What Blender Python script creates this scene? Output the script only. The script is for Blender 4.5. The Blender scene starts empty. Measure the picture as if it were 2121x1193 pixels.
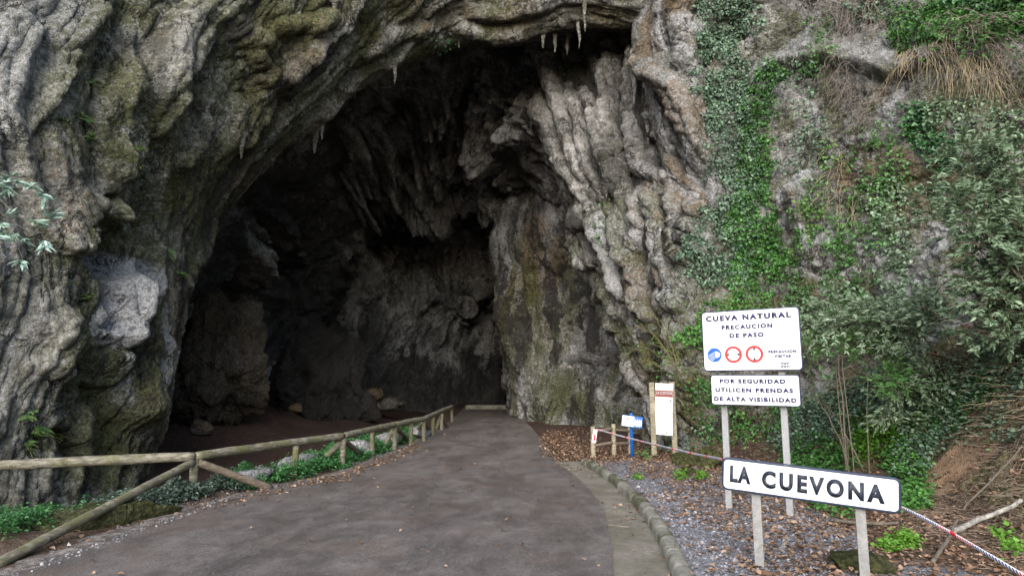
import bpy, bmesh, math, random
import numpy as np
from mathutils import Vector, Matrix

C = bpy.context.scene.collection
SC = bpy.context.scene
rnd = random.Random(7)
R = math.radians

# ------------------------------------------------------------------ camera, sky, sun, exposure
F = 1300.0; W0, H0 = 2121.0, 1193.0
CAMZ = 2.3; PITCH = R(8.0)
cam = bpy.data.objects.new('camera', bpy.data.cameras.new('camera'))
C.objects.link(cam); SC.camera = cam
cam.location = (0, 0, CAMZ); cam.rotation_euler = (R(90) + PITCH, 0, 0)
cam.data.sensor_fit = 'HORIZONTAL'; cam.data.sensor_width = 36.0
cam.data.lens = F / W0 * 36.0
cam.data.clip_start = 0.1; cam.data.clip_end = 3000

SUN_EL, SUN_AZ = R(32), R(189)      # azimuth measured clockwise from +Y (the view direction)
world = bpy.data.worlds.new('World'); SC.world = world
world.use_nodes = True
wn = world.node_tree
sky = wn.nodes.new('ShaderNodeTexSky'); sky.sky_type = 'NISHITA'; sky.sun_disc = False
sky.sun_elevation = SUN_EL; sky.sun_rotation = SUN_AZ
sky.air_density = 1.0; sky.dust_density = 2.0; sky.ozone_density = 1.0
wn.links.new(sky.outputs[0], wn.nodes['Background'].inputs[0])
wn.nodes['Background'].inputs[1].default_value = 0.14
sun = bpy.data.objects.new('sun', bpy.data.lights.new('sun', 'SUN')); C.objects.link(sun)
sun.data.energy = 1.5; sun.data.angle = R(60); sun.data.color = (1.0, 0.99, 0.97)
sd = Vector((math.sin(SUN_AZ) * math.cos(SUN_EL), math.cos(SUN_AZ) * math.cos(SUN_EL), math.sin(SUN_EL)))
sun.rotation_euler = sd.to_track_quat('Z', 'Y').to_euler(); sun.location = sd * 60
SC.view_settings.view_transform = 'Standard'; SC.view_settings.look = 'None'
SC.view_settings.exposure = 1.32; SC.view_settings.gamma = 1.0
SC.cycles.max_bounces = 12; SC.cycles.diffuse_bounces = 8
SC.cycles.use_denoising = True

# ------------------------------------------------------------------ pixel <-> world
cp, sp = math.cos(PITCH), math.sin(PITCH)
def P(px, py, Y):
    u = (px - W0 / 2) / F; v = (H0 / 2 - py) / F
    s = Y / (cp - v * sp)
    return (u * s, Y, CAMZ + (sp + v * cp) * s)
def G(px, py, z=0.0):
    u = (px - W0 / 2) / F; v = (H0 / 2 - py) / F
    s = (z - CAMZ) / (sp + v * cp)
    return (u * s, (cp - v * sp) * s, z)
def proj(p):
    p = np.asarray(p, float)
    d = p[..., 1] * cp + (p[..., 2] - CAMZ) * sp
    d = np.where(d < .3, .3, d)
    v = (-p[..., 1] * sp + (p[..., 2] - CAMZ) * cp) / d
    return W0 / 2 + F * p[..., 0] / d, H0 / 2 - F * v

# ------------------------------------------------------------------ noise
_rs = np.random.RandomState(11)
_perm = np.tile(_rs.permutation(256), 3)
_g = _rs.normal(size=(256, 3)); _g /= np.linalg.norm(_g, axis=1)[:, None]
def pn(x, y, z):
    xi = np.floor(x); yi = np.floor(y); zi = np.floor(z)
    fx, fy, fz = x - xi, y - yi, z - zi
    xi = xi.astype(np.int64) & 255; yi = yi.astype(np.int64) & 255; zi = zi.astype(np.int64) & 255
    u = fx * fx * fx * (fx * (fx * 6 - 15) + 10); v = fy * fy * fy * (fy * (fy * 6 - 15) + 10); w = fz * fz * fz * (fz * (fz * 6 - 15) + 10)
    def g(a, b, c):
        h = _g[_perm[_perm[_perm[xi + a] + yi + b] + zi + c] & 255]
        return h[..., 0] * (fx - a) + h[..., 1] * (fy - b) + h[..., 2] * (fz - c)
    x00 = g(0, 0, 0) * (1 - u) + g(1, 0, 0) * u; x10 = g(0, 1, 0) * (1 - u) + g(1, 1, 0) * u
    x01 = g(0, 0, 1) * (1 - u) + g(1, 0, 1) * u; x11 = g(0, 1, 1) * (1 - u) + g(1, 1, 1) * u
    return ((x00 * (1 - v) + x10 * v) * (1 - w) + (x01 * (1 - v) + x11 * v) * w) * 1.5
def fbm(x, y, z, o=4, gain=.5):
    r = 0; a = 1.
    for i in range(o):
        r = r + a * pn(x + 17.3 * i, y + 5.1 * i, z - 9.7 * i); x, y, z = x * 2.03, y * 2.03, z * 2.03; a *= gain
    return r
def ridged(x, y, z, o=4, gain=.5):
    r = 0; a = 1.; n = 0
    for i in range(o):
        r = r + a * (1 - 2 * np.abs(pn(x + 31.7 * i, y + 3.3 * i, z + 7.9 * i))); n += a
        x, y, z = x * 2.1, y * 2.1, z * 2.1; a *= gain
    return r / n
def sst(a, b, x):
    t = np.clip((x - a) / (b - a), 0, 1); return t * t * (3 - 2 * t)

# ------------------------------------------------------------------ curves and patches
def crspline(A, n, axis):
    """Catmull-Rom resample of a control array along an axis."""
    A = np.moveaxis(np.asarray(A, float), axis, 0); m = len(A)
    t = np.linspace(0, m - 1, n); i = np.clip(t.astype(int), 0, m - 2); f = t - i
    p0 = A[np.maximum(i - 1, 0)]; p1 = A[i]; p2 = A[i + 1]; p3 = A[np.minimum(i + 2, m - 1)]
    f = f.reshape((-1,) + (1,) * (A.ndim - 1))
    r = .5 * (2 * p1 + (p2 - p0) * f + (2 * p0 - 5 * p1 + 4 * p2 - p3) * f ** 2 + (-p0 + 3 * p1 - 3 * p2 + p3) * f ** 3)
    return np.moveaxis(r, 0, axis)
def polyres(pts, n):
    """arc-length resampled smooth polyline"""
    q = crspline(np.asarray(pts, float), max(8 * len(pts), n), 0)
    d = np.r_[0, np.cumsum(np.linalg.norm(np.diff(q, axis=0), axis=1))]
    t = np.linspace(0, d[-1], n)
    return np.stack([np.interp(t, d, q[:, k]) for k in range(q.shape[1])], 1)
def gnormals(p):
    du = np.gradient(p, axis=0); dv = np.gradient(p, axis=1)
    n = np.cross(du, dv); l = np.linalg.norm(n, axis=-1, keepdims=True)
    return n / np.maximum(l, 1e-9)
def blur(a, k=1):
    for _ in range(k):
        b = np.pad(a, ((1, 1), (1, 1)) + ((0, 0),) * (a.ndim - 2), mode='edge')
        a = (b[:-2, 1:-1] + b[2:, 1:-1] + b[1:-1, :-2] + b[1:-1, 2:] + 4 * b[1:-1, 1:-1]) / 8
    return a
def segdist(px, py, line):
    best = np.full(px.shape, 1e9); tt = np.zeros(px.shape)
    L = np.asarray(line, float); n = len(L) - 1
    for k in range(n):
        a, b = L[k, :2], L[k + 1, :2]; d = b - a; l2 = max((d * d).sum(), 1e-9)
        t = np.clip(((px - a[0]) * d[0] + (py - a[1]) * d[1]) / l2, 0, 1)
        q = np.hypot(px - a[0] - t * d[0], py - a[1] - t * d[1])
        m = q < best; best = np.where(m, q, best); tt = np.where(m, (k + t) / n, tt)
    return best, tt
def stroke(px, py, line, w, soft=1.0):
    d, t = segdist(px, py, line)
    w = np.asarray(w)
    return np.clip(1 - (d / w) ** 2, 0, 1) ** soft, t

# ------------------------------------------------------------------ mesh helpers
def link(name, me, mat=None, parent=None):
    o = bpy.data.objects.new(name, me); C.objects.link(o)
    if mat is not None:
        for m in (mat if isinstance(mat, (list, tuple)) else [mat]): me.materials.append(m)
    if parent is not None: o.parent = parent
    return o
def mesh_np(name, verts, faces, smooth=True, attrs=None, matidx=None, n=None):
    """verts (N,3); faces (M,k) index array with equal k"""
    me = bpy.data.meshes.new(name)
    verts = np.ascontiguousarray(verts, np.float32); faces = np.ascontiguousarray(faces, np.int32)
    k = faces.shape[1]; M = len(faces)
    me.vertices.add(len(verts)); me.vertices.foreach_set('co', verts.ravel())
    me.loops.add(M * k); me.loops.foreach_set('vertex_index', faces.ravel())
    me.polygons.add(M); me.polygons.foreach_set('loop_start', np.arange(0, M * k, k, dtype=np.int32))
    me.polygons.foreach_set('loop_total', np.full(M, k, np.int32))
    if matidx is not None: me.polygons.foreach_set('material_index', np.asarray(matidx, np.int32))
    me.polygons.foreach_set('use_smooth', np.full(M, bool(smooth)))
    me.update(calc_edges=True)
    for an, av in (attrs or {}).items():
        at = me.attributes.new(an, 'FLOAT_COLOR', 'POINT'); at.data.foreach_set('color', np.ascontiguousarray(av, np.float32).ravel())
    return me
def grid_faces(n0, n1, flip=False):
    i = np.arange(n0 * n1).reshape(n0, n1)
    f = np.stack([i[:-1, :-1], i[1:, :-1], i[1:, 1:], i[:-1, 1:]], -1).reshape(-1, 4)
    return f[:, ::-1] if flip else f
def tube_np(path, rad, seg=8, cap=True):
    """path (n,3), rad (n,) -> verts, quad faces (caps collapse to a point ring)"""
    p = np.asarray(path, float); n = len(p); rad = np.broadcast_to(np.asarray(rad, float), (n,))
    t = np.gradient(p, axis=0); t /= np.maximum(np.linalg.norm(t, axis=1, keepdims=True), 1e-9)
    ref = np.array([0, 0, 1.]) if abs(t[:, 2]).mean() < .8 else np.array([1., 0, 0])
    a = np.cross(t, ref); a /= np.maximum(np.linalg.norm(a, axis=1, keepdims=True), 1e-9); b = np.cross(t, a)
    if cap:
        p = np.concatenate([p[:1], p, p[-1:]]); a = np.concatenate([a[:1], a, a[-1:]]); b = np.concatenate([b[:1], b, b[-1:]])
        rad = np.r_[1e-4, rad, 1e-4]; n += 2
    an = np.linspace(0, 2 * np.pi, seg, endpoint=False)
    v = p[:, None] + rad[:, None, None] * (np.cos(an)[None, :, None] * a[:, None] + np.sin(an)[None, :, None] * b[:, None])
    i = np.arange(n * seg).reshape(n, seg); j = np.roll(i, -1, 1)
    f = np.stack([i[:-1], j[:-1], j[1:], i[1:]], -1).reshape(-1, 4)
    return v.reshape(-1, 3), f
class MB:
    """collects quads"""
    def __init__(s): s.v = []; s.f = []; s.m = []; s.n = 0
    def add(s, v, f, m=0):
        s.v.append(np.asarray(v, float)); s.f.append(np.asarray(f) + s.n); s.m.append(np.full(len(f), m)); s.n += len(v); return s
    def tube(s, path, rad, seg=8, m=0, cap=True): return s.add(*tube_np(path, rad, seg, cap), m)
    def box(s, c, u, v, w, m=0):
        """centre and three half-axis vectors"""
        c, u, v, w = (np.asarray(q, float) for q in (c, u, v, w))
        V = [c + a * u + b * v + d * w for a in (-1, 1) for b in (-1, 1) for d in (-1, 1)]
        F_ = [(0, 1, 3, 2), (4, 6, 7, 5), (0, 4, 5, 1), (2, 3, 7, 6), (0, 2, 6, 4), (1, 5, 7, 3)]
        return s.add(V, F_, m)
    def build(s, name, mat=None, parent=None, smooth=True, bevel=0):
        me = mesh_np(name, np.concatenate(s.v), np.concatenate(s.f), smooth, matidx=np.concatenate(s.m))
        if bevel:
            bm = bmesh.new(); bm.from_mesh(me)
            bmesh.ops.bevel(bm, geom=[e for e in bm.edges], offset=bevel, segments=1, affect='EDGES', profile=.5)
            bm.to_mesh(me); bm.free()
        return link(name, me, mat, parent)
def tag(o, label=None, cat=None, group=None, kind=None):
    if label: o['label'] = label
    if cat: o['category'] = cat
    if group: o['group'] = group
    if kind: o['kind'] = kind
    return o
def empty(name, loc=(0, 0, 0)):
    o = bpy.data.objects.new(name, None); C.objects.link(o); o.location = loc; o.empty_display_size = .2; return o
def setp(o, root):
    """parent keeping world geometry (mesh given in world coordinates)"""
    o.parent = root; o.matrix_parent_inverse = Matrix.Translation(-Vector(root.location)); return o

# ------------------------------------------------------------------ node helpers
class NT:
    def __init__(s, name):
        s.m = bpy.data.materials.new(name); s.m.use_nodes = True; s.t = s.m.node_tree; s.t.nodes.clear()
        s.out = s.t.nodes.new('ShaderNodeOutputMaterial'); s.bs = s.t.nodes.new('ShaderNodeBsdfPrincipled')
        s.t.links.new(s.bs.outputs[0], s.out.inputs[0])
        s.co = s.t.nodes.new('ShaderNodeTexCoord').outputs['Object']
    def n(s, ty, **kw):
        o = s.t.nodes.new(ty)
        for k, v in kw.items(): setattr(o, k, v)
        return o
    def put(s, sock, v):
        if hasattr(v, 'links') or hasattr(v, 'is_linked'): s.t.links.new(v, sock)
        else: sock.default_value = v if not (isinstance(v, tuple) and len(v) == 3 and len(getattr(sock, 'default_value', ())) == 4) else v + (1,)
    def map(s, scale=(1, 1, 1), loc=(0, 0, 0), rot=(0, 0, 0), co=None):
        m = s.n('ShaderNodeMapping'); s.put(m.inputs[0], co or s.co); m.inputs[1].default_value = loc; m.inputs[2].default_value = rot; m.inputs[3].default_value = scale
        return m.outputs[0]
    def noise(s, scale, detail=4, rough=.55, co=None, dist=0.0, col=False):
        k = s.n('ShaderNodeTexNoise'); s.put(k.inputs['Vector'], co or s.co)
        k.inputs['Scale'].default_value = scale; k.inputs['Detail'].default_value = detail; k.inputs['Roughness'].default_value = rough; k.inputs['Distortion'].default_value = dist
        return k.outputs[1 if col else 0]
    def voro(s, scale, feature='F1', co=None, out=0, rand=1.0):
        k = s.n('ShaderNodeTexVoronoi', feature=feature); s.put(k.inputs['Vector'], co or s.co); k.inputs['Scale'].default_value = scale
        if 'Randomness' in k.inputs: k.inputs['Randomness'].default_value = rand
        return k.outputs[out]
    def math(s, op, a, b=0.0, clamp=False):
        k = s.n('ShaderNodeMath', operation=op); k.use_clamp = clamp; s.put(k.inputs[0], a); s.put(k.inputs[1], b); return k.outputs[0]
    def mr(s, v, a, b, c=0.0, d=1.0):
        k = s.n('ShaderNodeMapRange', interpolation_type='SMOOTHSTEP'); s.put(k.inputs[0], v)
        for i, q in zip((1, 2, 3, 4), (a, b, c, d)): k.inputs[i].default_value = q
        return k.outputs[0]
    def mix(s, f, a, b, bt='MIX'):
        k = s.n('ShaderNodeMix', data_type='RGBA', blend_type=bt); s.put(k.inputs[0], f); s.put(k.inputs[6], a); s.put(k.inputs[7], b); return k.outputs[2]
    def ramp(s, v, stops):
        k = s.n('ShaderNodeValToRGB'); s.put(k.inputs[0], v); e = k.color_ramp.elements
        while len(e) < len(stops): e.new(.5)
        for q, (p, c) in zip(e, stops): q.position = p; q.color = tuple(c) + (1,)
        return k.outputs[0]
    def attr(s, name):
        k = s.n('ShaderNodeAttribute'); k.attribute_name = name; return k
    def bump(s, h, strength, dist, normal=None):
        k = s.n('ShaderNodeBump'); s.put(k.inputs['Height'], h); k.inputs['Strength'].default_value = strength; k.inputs['Distance'].default_value = dist
        if normal is not None: s.put(k.inputs['Normal'], normal)
        return k.outputs[0]
    def fin(s, col, rough=.8, normal=None, spec=.3):
        s.put(s.bs.inputs['Base Color'], col); s.put(s.bs.inputs['Roughness'], rough)
        s.bs.inputs['Specular IOR Level'].default_value = spec
        if normal is not None: s.put(s.bs.inputs['Normal'], normal)
        return s.m

def rock_material(name, tone=1.0, tint=(1.0, .94, .82), stain_shade=(.03, .028, .027), specks=.5, moss=((.035, .045, .010), (.13, .14, .035)), och=((.11, .07, .03), (.26, .18, .09))):
    k = NT(name); T = lambda v: tuple(v * tone * q for q in tint); mixed = lambda v, w: tuple(v * tone * (q * (1 - w) + w) for q in tint)
    n1 = k.noise(.45, 6, .6); n2 = k.noise(3.0, 9, .72); n3 = k.noise(13, 7, .7); n4 = k.noise(38, 4, .7)
    st = k.noise(1.6, 5, .6, co=k.map((1, 1, .14)))
    t = k.math('ADD', k.math('MULTIPLY', n1, .38), k.math('ADD', k.math('MULTIPLY', n2, .37), k.math('MULTIPLY', n3, .25)))
    col = k.ramp(t, [(.39, T(.035)), (.465, T(.10)), (.53, mixed(.235, .25)), (.61, (.46 * tone, .435 * tone, .44 * tone))])
    col = k.mix(k.math('MULTIPLY', k.mr(st, .52, .66), .75), col, T(.065))        # damp streaks
    col = k.mix(k.math('MULTIPLY', k.mr(n4, .52, .68), .55), col, T(.05))
    a = k.attr('mask'); sep = k.n('ShaderNodeSeparateColor'); k.put(sep.inputs[0], a.outputs['Color'])
    brk = k.math('MULTIPLY', k.math('SUBTRACT', n2, .5), 1.9)
    brk2 = k.math('MULTIPLY', k.math('SUBTRACT', k.noise(7, 7, .74), .5), 1.8)
    def m(ch, b, lo=.28, hi=.60): return k.mr(k.math('ADD', ch, b), lo, hi)
    oc = k.mix(k.mr(n3, .35, .65), *och)
    col = k.mix(k.math('MULTIPLY', m(sep.outputs[0], brk), .7), col, oc)
    mo = k.mix(k.mr(n3, .4, .62), *moss)
    col = k.mix(k.math('MULTIPLY', m(sep.outputs[1], brk2), .75), col, mo)
    whi = k.mix(k.mr(n3, .35, .60), (.27, .275, .275), (.62, .625, .64))
    col = k.mix(k.math('MULTIPLY', k.mr(k.math('ADD', sep.outputs[2], brk2), .3, .9), .9), col, whi)
    col = k.mix(k.math('MULTIPLY', m(a.outputs['Alpha'], brk), .85), col, stain_shade)  # alpha channel: mineral stain, and shade painted into recesses and the deep interior
    if specks:
        vd = k.voro(26, out=0); vc = k.n('ShaderNodeSeparateColor'); k.put(vc.inputs[0], k.voro(26, out=1))
        f = k.math('MULTIPLY', k.mr(vd, .30, .18), k.math('MULTIPLY', k.mr(vc.outputs[0], .55, .7), k.mr(n2, .46, .6)))
        col = k.mix(k.math('MULTIPLY', f, specks), col, (.50, .50, .47))
    cr = k.math('ABSOLUTE', k.math('SUBTRACT', k.noise(.9, 6, .62, co=k.map((1, 1, .6), (4, 9, 2)), dist=.4), .5))
    cr = k.math('MULTIPLY', k.mr(cr, .016, .003), k.mr(k.noise(.7, 3, .5, co=k.map((1, 1, 1), (9, 1, 5))), .45, .55))
    col = k.mix(k.math('MULTIPLY', cr, .8), col, T(.025))
    v = k.voro(9.0, out=0); v2 = k.voro(24, out=0)
    h = k.math('ADD', k.math('MULTIPLY', n3, .5), k.math('ADD', k.math('MULTIPLY', k.noise(5, 9, .74), 1.2), k.math('MULTIPLY', v, .35)))
    h = k.math('ADD', h, k.math('ADD', k.math('MULTIPLY', v2, .2), k.math('MULTIPLY', n4, .15)))
    h = k.math('SUBTRACT', h, k.math('MULTIPLY', cr, .9))
    nb = k.bump(h, 1.0, .2)
    return k.fin(col, k.mr(n2, .3, .7, .95, .62), nb, .25)
# ------------------------------------------------------------------ the rock: lofted surfaces through measured curves
M_rock = rock_material('limestone', 1.75, (1.0, .985, .80), specks=.8)
M_rockw = rock_material('warm_limestone', 1.55, (1.0, .985, .90), specks=.5)
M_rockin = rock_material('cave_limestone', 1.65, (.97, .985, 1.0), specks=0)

def loft(ctrl, n0, n1):
    c = np.array([[P(*q) for q in row] for row in ctrl])
    c = crspline(c, n1, 1)
    return crspline(c, n0, 0)
def arcl(p):
    t = np.concatenate([np.zeros((1, p.shape[1])), np.cumsum(np.linalg.norm(np.diff(p, axis=0), axis=-1), 0)])
    s = np.concatenate([np.zeros((p.shape[0], 1)), np.cumsum(np.linalg.norm(np.diff(p, axis=1), axis=-1), 1)], 1)
    return t, s
def orient(n, p, target):
    d = (n * (np.asarray(target) - p)).sum(-1).mean()
    return n if d > 0 else -n

class Patch:
    def __init__(s, ctrl, n0, n1, target):
        s.b = loft(ctrl, n0, n1); s.target = target
        s.p = s.b.copy(); s.n = orient(gnormals(s.p), s.p, target)
        s.n = blur(s.n, 6); s.n /= np.maximum(np.linalg.norm(s.n, axis=-1, keepdims=True), 1e-9)
        s.t, s.s = arcl(s.p); s.px, s.py = proj(s.p)
        s.mask = np.zeros(s.p.shape[:2] + (4,))
        s.h = np.zeros(s.p.shape[:2])
    def push(s, h): s.h = s.h + h
    def ridge(s, line, w, amp, soft=1.5, taper=True):
        q, t = stroke(s.px, s.py, line, w, soft)
        s.h = s.h + amp * q * (np.clip(np.minimum(t * 6 + .25, (1 - t) * 5 + .15), 0, 1) if taper else 1)
    def step(s, line, w, amp, side=1):
        """ledge: raised on one side of the line, falling away sharply across it"""
        L = np.asarray(line, float); d, t = segdist(s.px, s.py, L)
        k = np.clip((t * (len(L) - 1)).astype(int), 0, len(L) - 2)
        a = L[k]; dd = L[k + 1] - a
        sg = np.sign(dd[..., 0] * (s.py - a[..., 1]) - dd[..., 1] * (s.px - a[..., 0])) * side
        e = sst(0, .22, t) * sst(1, .78, t); lip = max(6., w * .16)
        d = d + 5 * fbm(s.px * .02, s.py * .02, 0 * s.px, 3)
        s.h = s.h + amp * e * np.where(sg > 0, sst(0, lip, d) * np.clip(1 - d / w, 0, 1) ** 1.2 * 1.25, 0)
    def paint(s, ch, line, w, amt=1.0, soft=.8):
        q, _ = stroke(s.px, s.py, line, w, soft); s.mask[..., ch] = np.maximum(s.mask[..., ch], q * amt)
    def apply(s):
        s.p = s.p + s.n * s.h[..., None]; s.h = np.zeros_like(s.h)
        s.n = orient(gnormals(s.p), s.p, s.target); s.n = blur(s.n, 2)
        s.n /= np.maximum(np.linalg.norm(s.n, axis=-1, keepdims=True), 1e-9)
    def fine(s, amp=1.0):
        x, y, z = s.p[..., 0], s.p[..., 1], s.p[..., 2]
        s.push(amp * (.10 * ridged(x * 1.3, y * 1.3, z * 1.3, 5, .55) + .055 * fbm(x * 3.1, y * 3.1, z * 3.1, 4, .6)))
        s.apply()
    def build(s, name, mat, parent=None):
        n0, n1 = s.p.shape[:2]
        me = mesh_np(name, s.p.reshape(-1, 3), grid_faces(n0, n1), True, {'mask': s.mask.reshape(-1, 4)})
        return link(name, me, mat, parent)

# ---- the left wall that leans over into the arch (rows go from the outside face in to the dark edge)
A = Patch([
 [(-1500, 1500, 9), (-1500, 900, 9), (-1500, 450, 9), (-1500, 0, 9.5), (-1400, -500, 10), (-1000, -1000, 11), (-300, -1500, 12.5), (500, -1800, 13.5), (1300, -1900, 13.5), (1700, -1900, 13.5)],
 [(-420, 1260, 10.2), (-420, 850, 10.2), (-380, 540, 10.4), (-300, 250, 10.8), (-190, -60, 11.5), (60, -480, 12.8), (380, -800, 14.5), (760, -980, 15.5), (1200, -1000, 15.8), (1500, -1000, 15.8)],
 [(-110, 1180, 11.4), (-100, 830, 11.6), (-50, 560, 11.8), (40, 360, 12.3), (140, 190, 13.2), (265, -40, 14.8), (460, -320, 16.4), (800, -480, 17.6), (1200, -500, 18), (1460, -500, 18.2)],
 [(40, 1110, 12.8), (60, 830, 13.2), (120, 610, 13.6), (210, 420, 14.3), (310, 255, 15.2), (440, 60, 16.6), (630, -140, 18.2), (880, -260, 19.6), (1180, -270, 20.2), (1420, -240, 20.2)],
 [(190, 1060, 15), (225, 820, 15.4), (265, 620, 15.9), (340, 450, 16.8), (450, 310, 17.9), (600, 150, 19.4), (780, 10, 20.6), (960, -90, 21.6), (1180, -110, 22), (1400, -60, 21.8)],
 [(290, 990, 17.2), (330, 815, 17.6), (365, 640, 18.2), (405, 520, 19.2), (485, 385, 20.5), (612, 262, 21.9), (775, 150, 23), (920, 92, 23.8), (1110, 66, 24), (1380, 40, 23.4)],
 [(285, 960, 19), (325, 800, 19.4), (362, 640, 20.2), (403, 510, 21.2), (492, 372, 22.6), (625, 240, 24), (790, 120, 25.2), (930, 62, 26), (1110, 40, 26.2), (1380, 30, 25.6)],
 [(180, 960, 21.5), (200, 760, 22), (260, 560, 23), (330, 420, 24), (460, 260, 25.5), (620, 110, 27), (780, 0, 28), (930, -40, 29), (1110, -60, 29), (1380, -60, 28)],
], 560, 760, (0, 12, 4))
tw = fbm(A.p[..., 0] * .25, A.p[..., 1] * .25, A.p[..., 2] * .25, 3)
x, y, z = A.p[..., 0], A.p[..., 1], A.p[..., 2]
edge = sst(0, 1, (np.arange(560)[:, None] / 559) * 7 - .6)
rowf = np.arange(560)[:, None] / 559 * 7                          # control row number: 5-6 is the dark lip
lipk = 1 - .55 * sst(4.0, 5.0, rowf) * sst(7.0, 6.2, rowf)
ts = A.t - .5 * np.minimum(A.s, 17)                                # beds lean inwards as they climb
band = ridged(A.s * .03 + .3 * tw, ts * .62 + .3 * tw, .4 * tw, 3, .5)
flut = ridged(A.s * .09 + .5 * tw, ts * 1.8 + .6 * tw, tw, 4, .55)
A.push((.28 * fbm(x * .2, y * .2, z * .2, 3) + (.62 * band + .24 * flut) * (.4 + .6 * edge) - .36) * lipk + .05 * fbm(x * .6, y * .6, z * .6, 3))
# ledges and slabs read off the wall
A.step([(245, -30), (211, 23), (162, 68), (124, 124)], 60, .42, 1)
A.step([(178, 145), (124, 190), (94, 234), (38, 302)], 55, .38, 1)
A.step([(440, 60), (415, 102), (362, 181), (313, 283), (264, 340), (211, 400)], 80, .55, 1)
A.ridge([(396, 38), (339, 113), (302, 181), (264, 226)], 34, .35)
A.ridge([(330, 90), (262, 170), (210, 250)], 26, .3)
A.ridge([(470, 40), (500, 80), (545, 90)], 26, .4)
A.ridge([(190, 30), (170, 90), (140, 150)], 22, .3)
A.step([(210, 400), (180, 450), (140, 500), (128, 530)], 70, .5, 1)
A.ridge([(205, 410), (225, 455), (258, 500), (262, 530)], 14, .45)
A.ridge([(212, 500), (200, 535)], 52, -2.4, .8, False)                 # the hollow
A.ridge([(150, 470), (190, 430), (230, 400)], 16, -.7)
A.ridge([(190, 600), (185, 660), (170, 690)], 20, -.5)
A.ridge([(262, 575), (225, 625), (200, 670), (190, 720)], 58, .7)       # pale slab
A.ridge([(210, 720), (230, 800), (260, 880)], 56, .55)
A.ridge([(310, 690), (290, 790), (260, 900)], 40, .4)
A.ridge([(132, 745), (110, 800), (95, 850)], 34, -1.3)
A.ridge([(175, 790), (170, 850)], 30, -.5)
A.ridge([(100, 905), (120, 930)], 34, -1.2, 1, False)
A.ridge([(60, 640), (95, 720), (60, 790)], 60, .5)
A.ridge([(150, 1000), (160, 1020)], 26, -.9, 1, False)
for L_, w_, a_ in [([(780, 165), (640, 270), (540, 360), (470, 450)], 12, .3), ([(700, 190), (600, 290), (520, 370)], 10, .28), ([(840, 100), (760, 140), (690, 190)], 10, .25),
                   ([(560, 200), (520, 250), (480, 300)], 16, .3), ([(490, 200), (470, 260), (440, 320)], 16, .3), ([(640, 90), (600, 130), (560, 170)], 14, .3),
                   ([(560, 60), (620, 50), (690, 30)], 20, .4), ([(500, 100), (540, 150), (520, 170)], 18, .35), ([(420, 240), (390, 300), (350, 350)], 22, .3),
                   ([(470, 450), (420, 560), (390, 640), (370, 720)], 10, .3), ([(440, 450), (395, 530), (360, 620)], 9, .22),
                   ([(760, 110), (820, 70), (900, 50)], 18, .3), ([(940, 50), (1020, 70), (1100, 60)], 18, .4), ([(960, 20), (1050, 30), (1150, 10)], 16, .35)]:
    A.ridge(L_, w_, a_)
A.apply(); A.push(.09 * ridged(A.s * .4 + tw, ts * 3.2 + tw, tw, 3) * edge)
A.apply(); A.fine(.66)
PX, PY = A.px, A.py
nz = fbm(x * .5, y * .5, z * .5, 3)
# colour of the stone, darker in the grooves and paler on the crests
A.mask[..., 2] = np.clip(sst(20, -70, segdist(PX, PY, [(-600, 700), (30, 310), (240, 0), (330, -300), (700, -700)])[0] * np.sign((PX - 30) * 310 + (PY - 310) * 210 )) * .62, 0, 1)
A.mask[..., 2] = np.maximum(A.mask[..., 2], .5 * sst(-.1, .4, nz) * (PX < 330) * sst(900, 300, PY))
A.paint(2, [(262, 585), (225, 630), (205, 670)], 62, 1.0, .4)
A.paint(2, [(200, 690), (210, 760), (225, 830)], 24, .6); A.paint(2, [(325, 690), (300, 740), (285, 800)], 18, .62); A.paint(2, [(300, 830), (260, 900)], 26, .45)
for L_ in ([(396, 38), (339, 113), (302, 181), (264, 226)], [(250, 100), (262, 130)], [(20, 700), (45, 640)], [(60, 540), (20, 470)]): A.paint(2, L_, 34, .45)
A.paint(2, [(235, 0), (211, 20), (165, 66)], 12, .6); A.paint(2, [(172, 150), (124, 190)], 16, .55)
A.mask[..., 1] = np.clip(.42 + .5 * nz + .12 * sst(900, 200, PX), 0, .8) * sst(-100, 160, PX)
A.paint(1, [(160, 600), (120, 800), (200, 930)], 90, .5); A.paint(1, [(120, 280), (220, 330), (300, 540)], 80, .45)
A.mask[..., 0] = np.clip(.26 + .7 * fbm(x * .4 + 9, y * .4, z * .4, 3), 0, .6) * sst(60, 200, PX)
A.paint(0, [(520, 90), (560, 60), (640, 70)], 60, .55); A.paint(0, [(80, 330), (120, 400), (90, 480)], 70, .42)
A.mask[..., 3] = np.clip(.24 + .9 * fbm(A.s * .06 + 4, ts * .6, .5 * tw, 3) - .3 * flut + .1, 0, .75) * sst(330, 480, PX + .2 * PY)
A.mask[..., 2] = np.maximum(A.mask[..., 2], .5 * sst(.55, .85, band) * sst(.2, .6, flut) * sst(250, 420, PX))
A.build('rock_arch', M_rock)['kind'] = 'structure'

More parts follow.
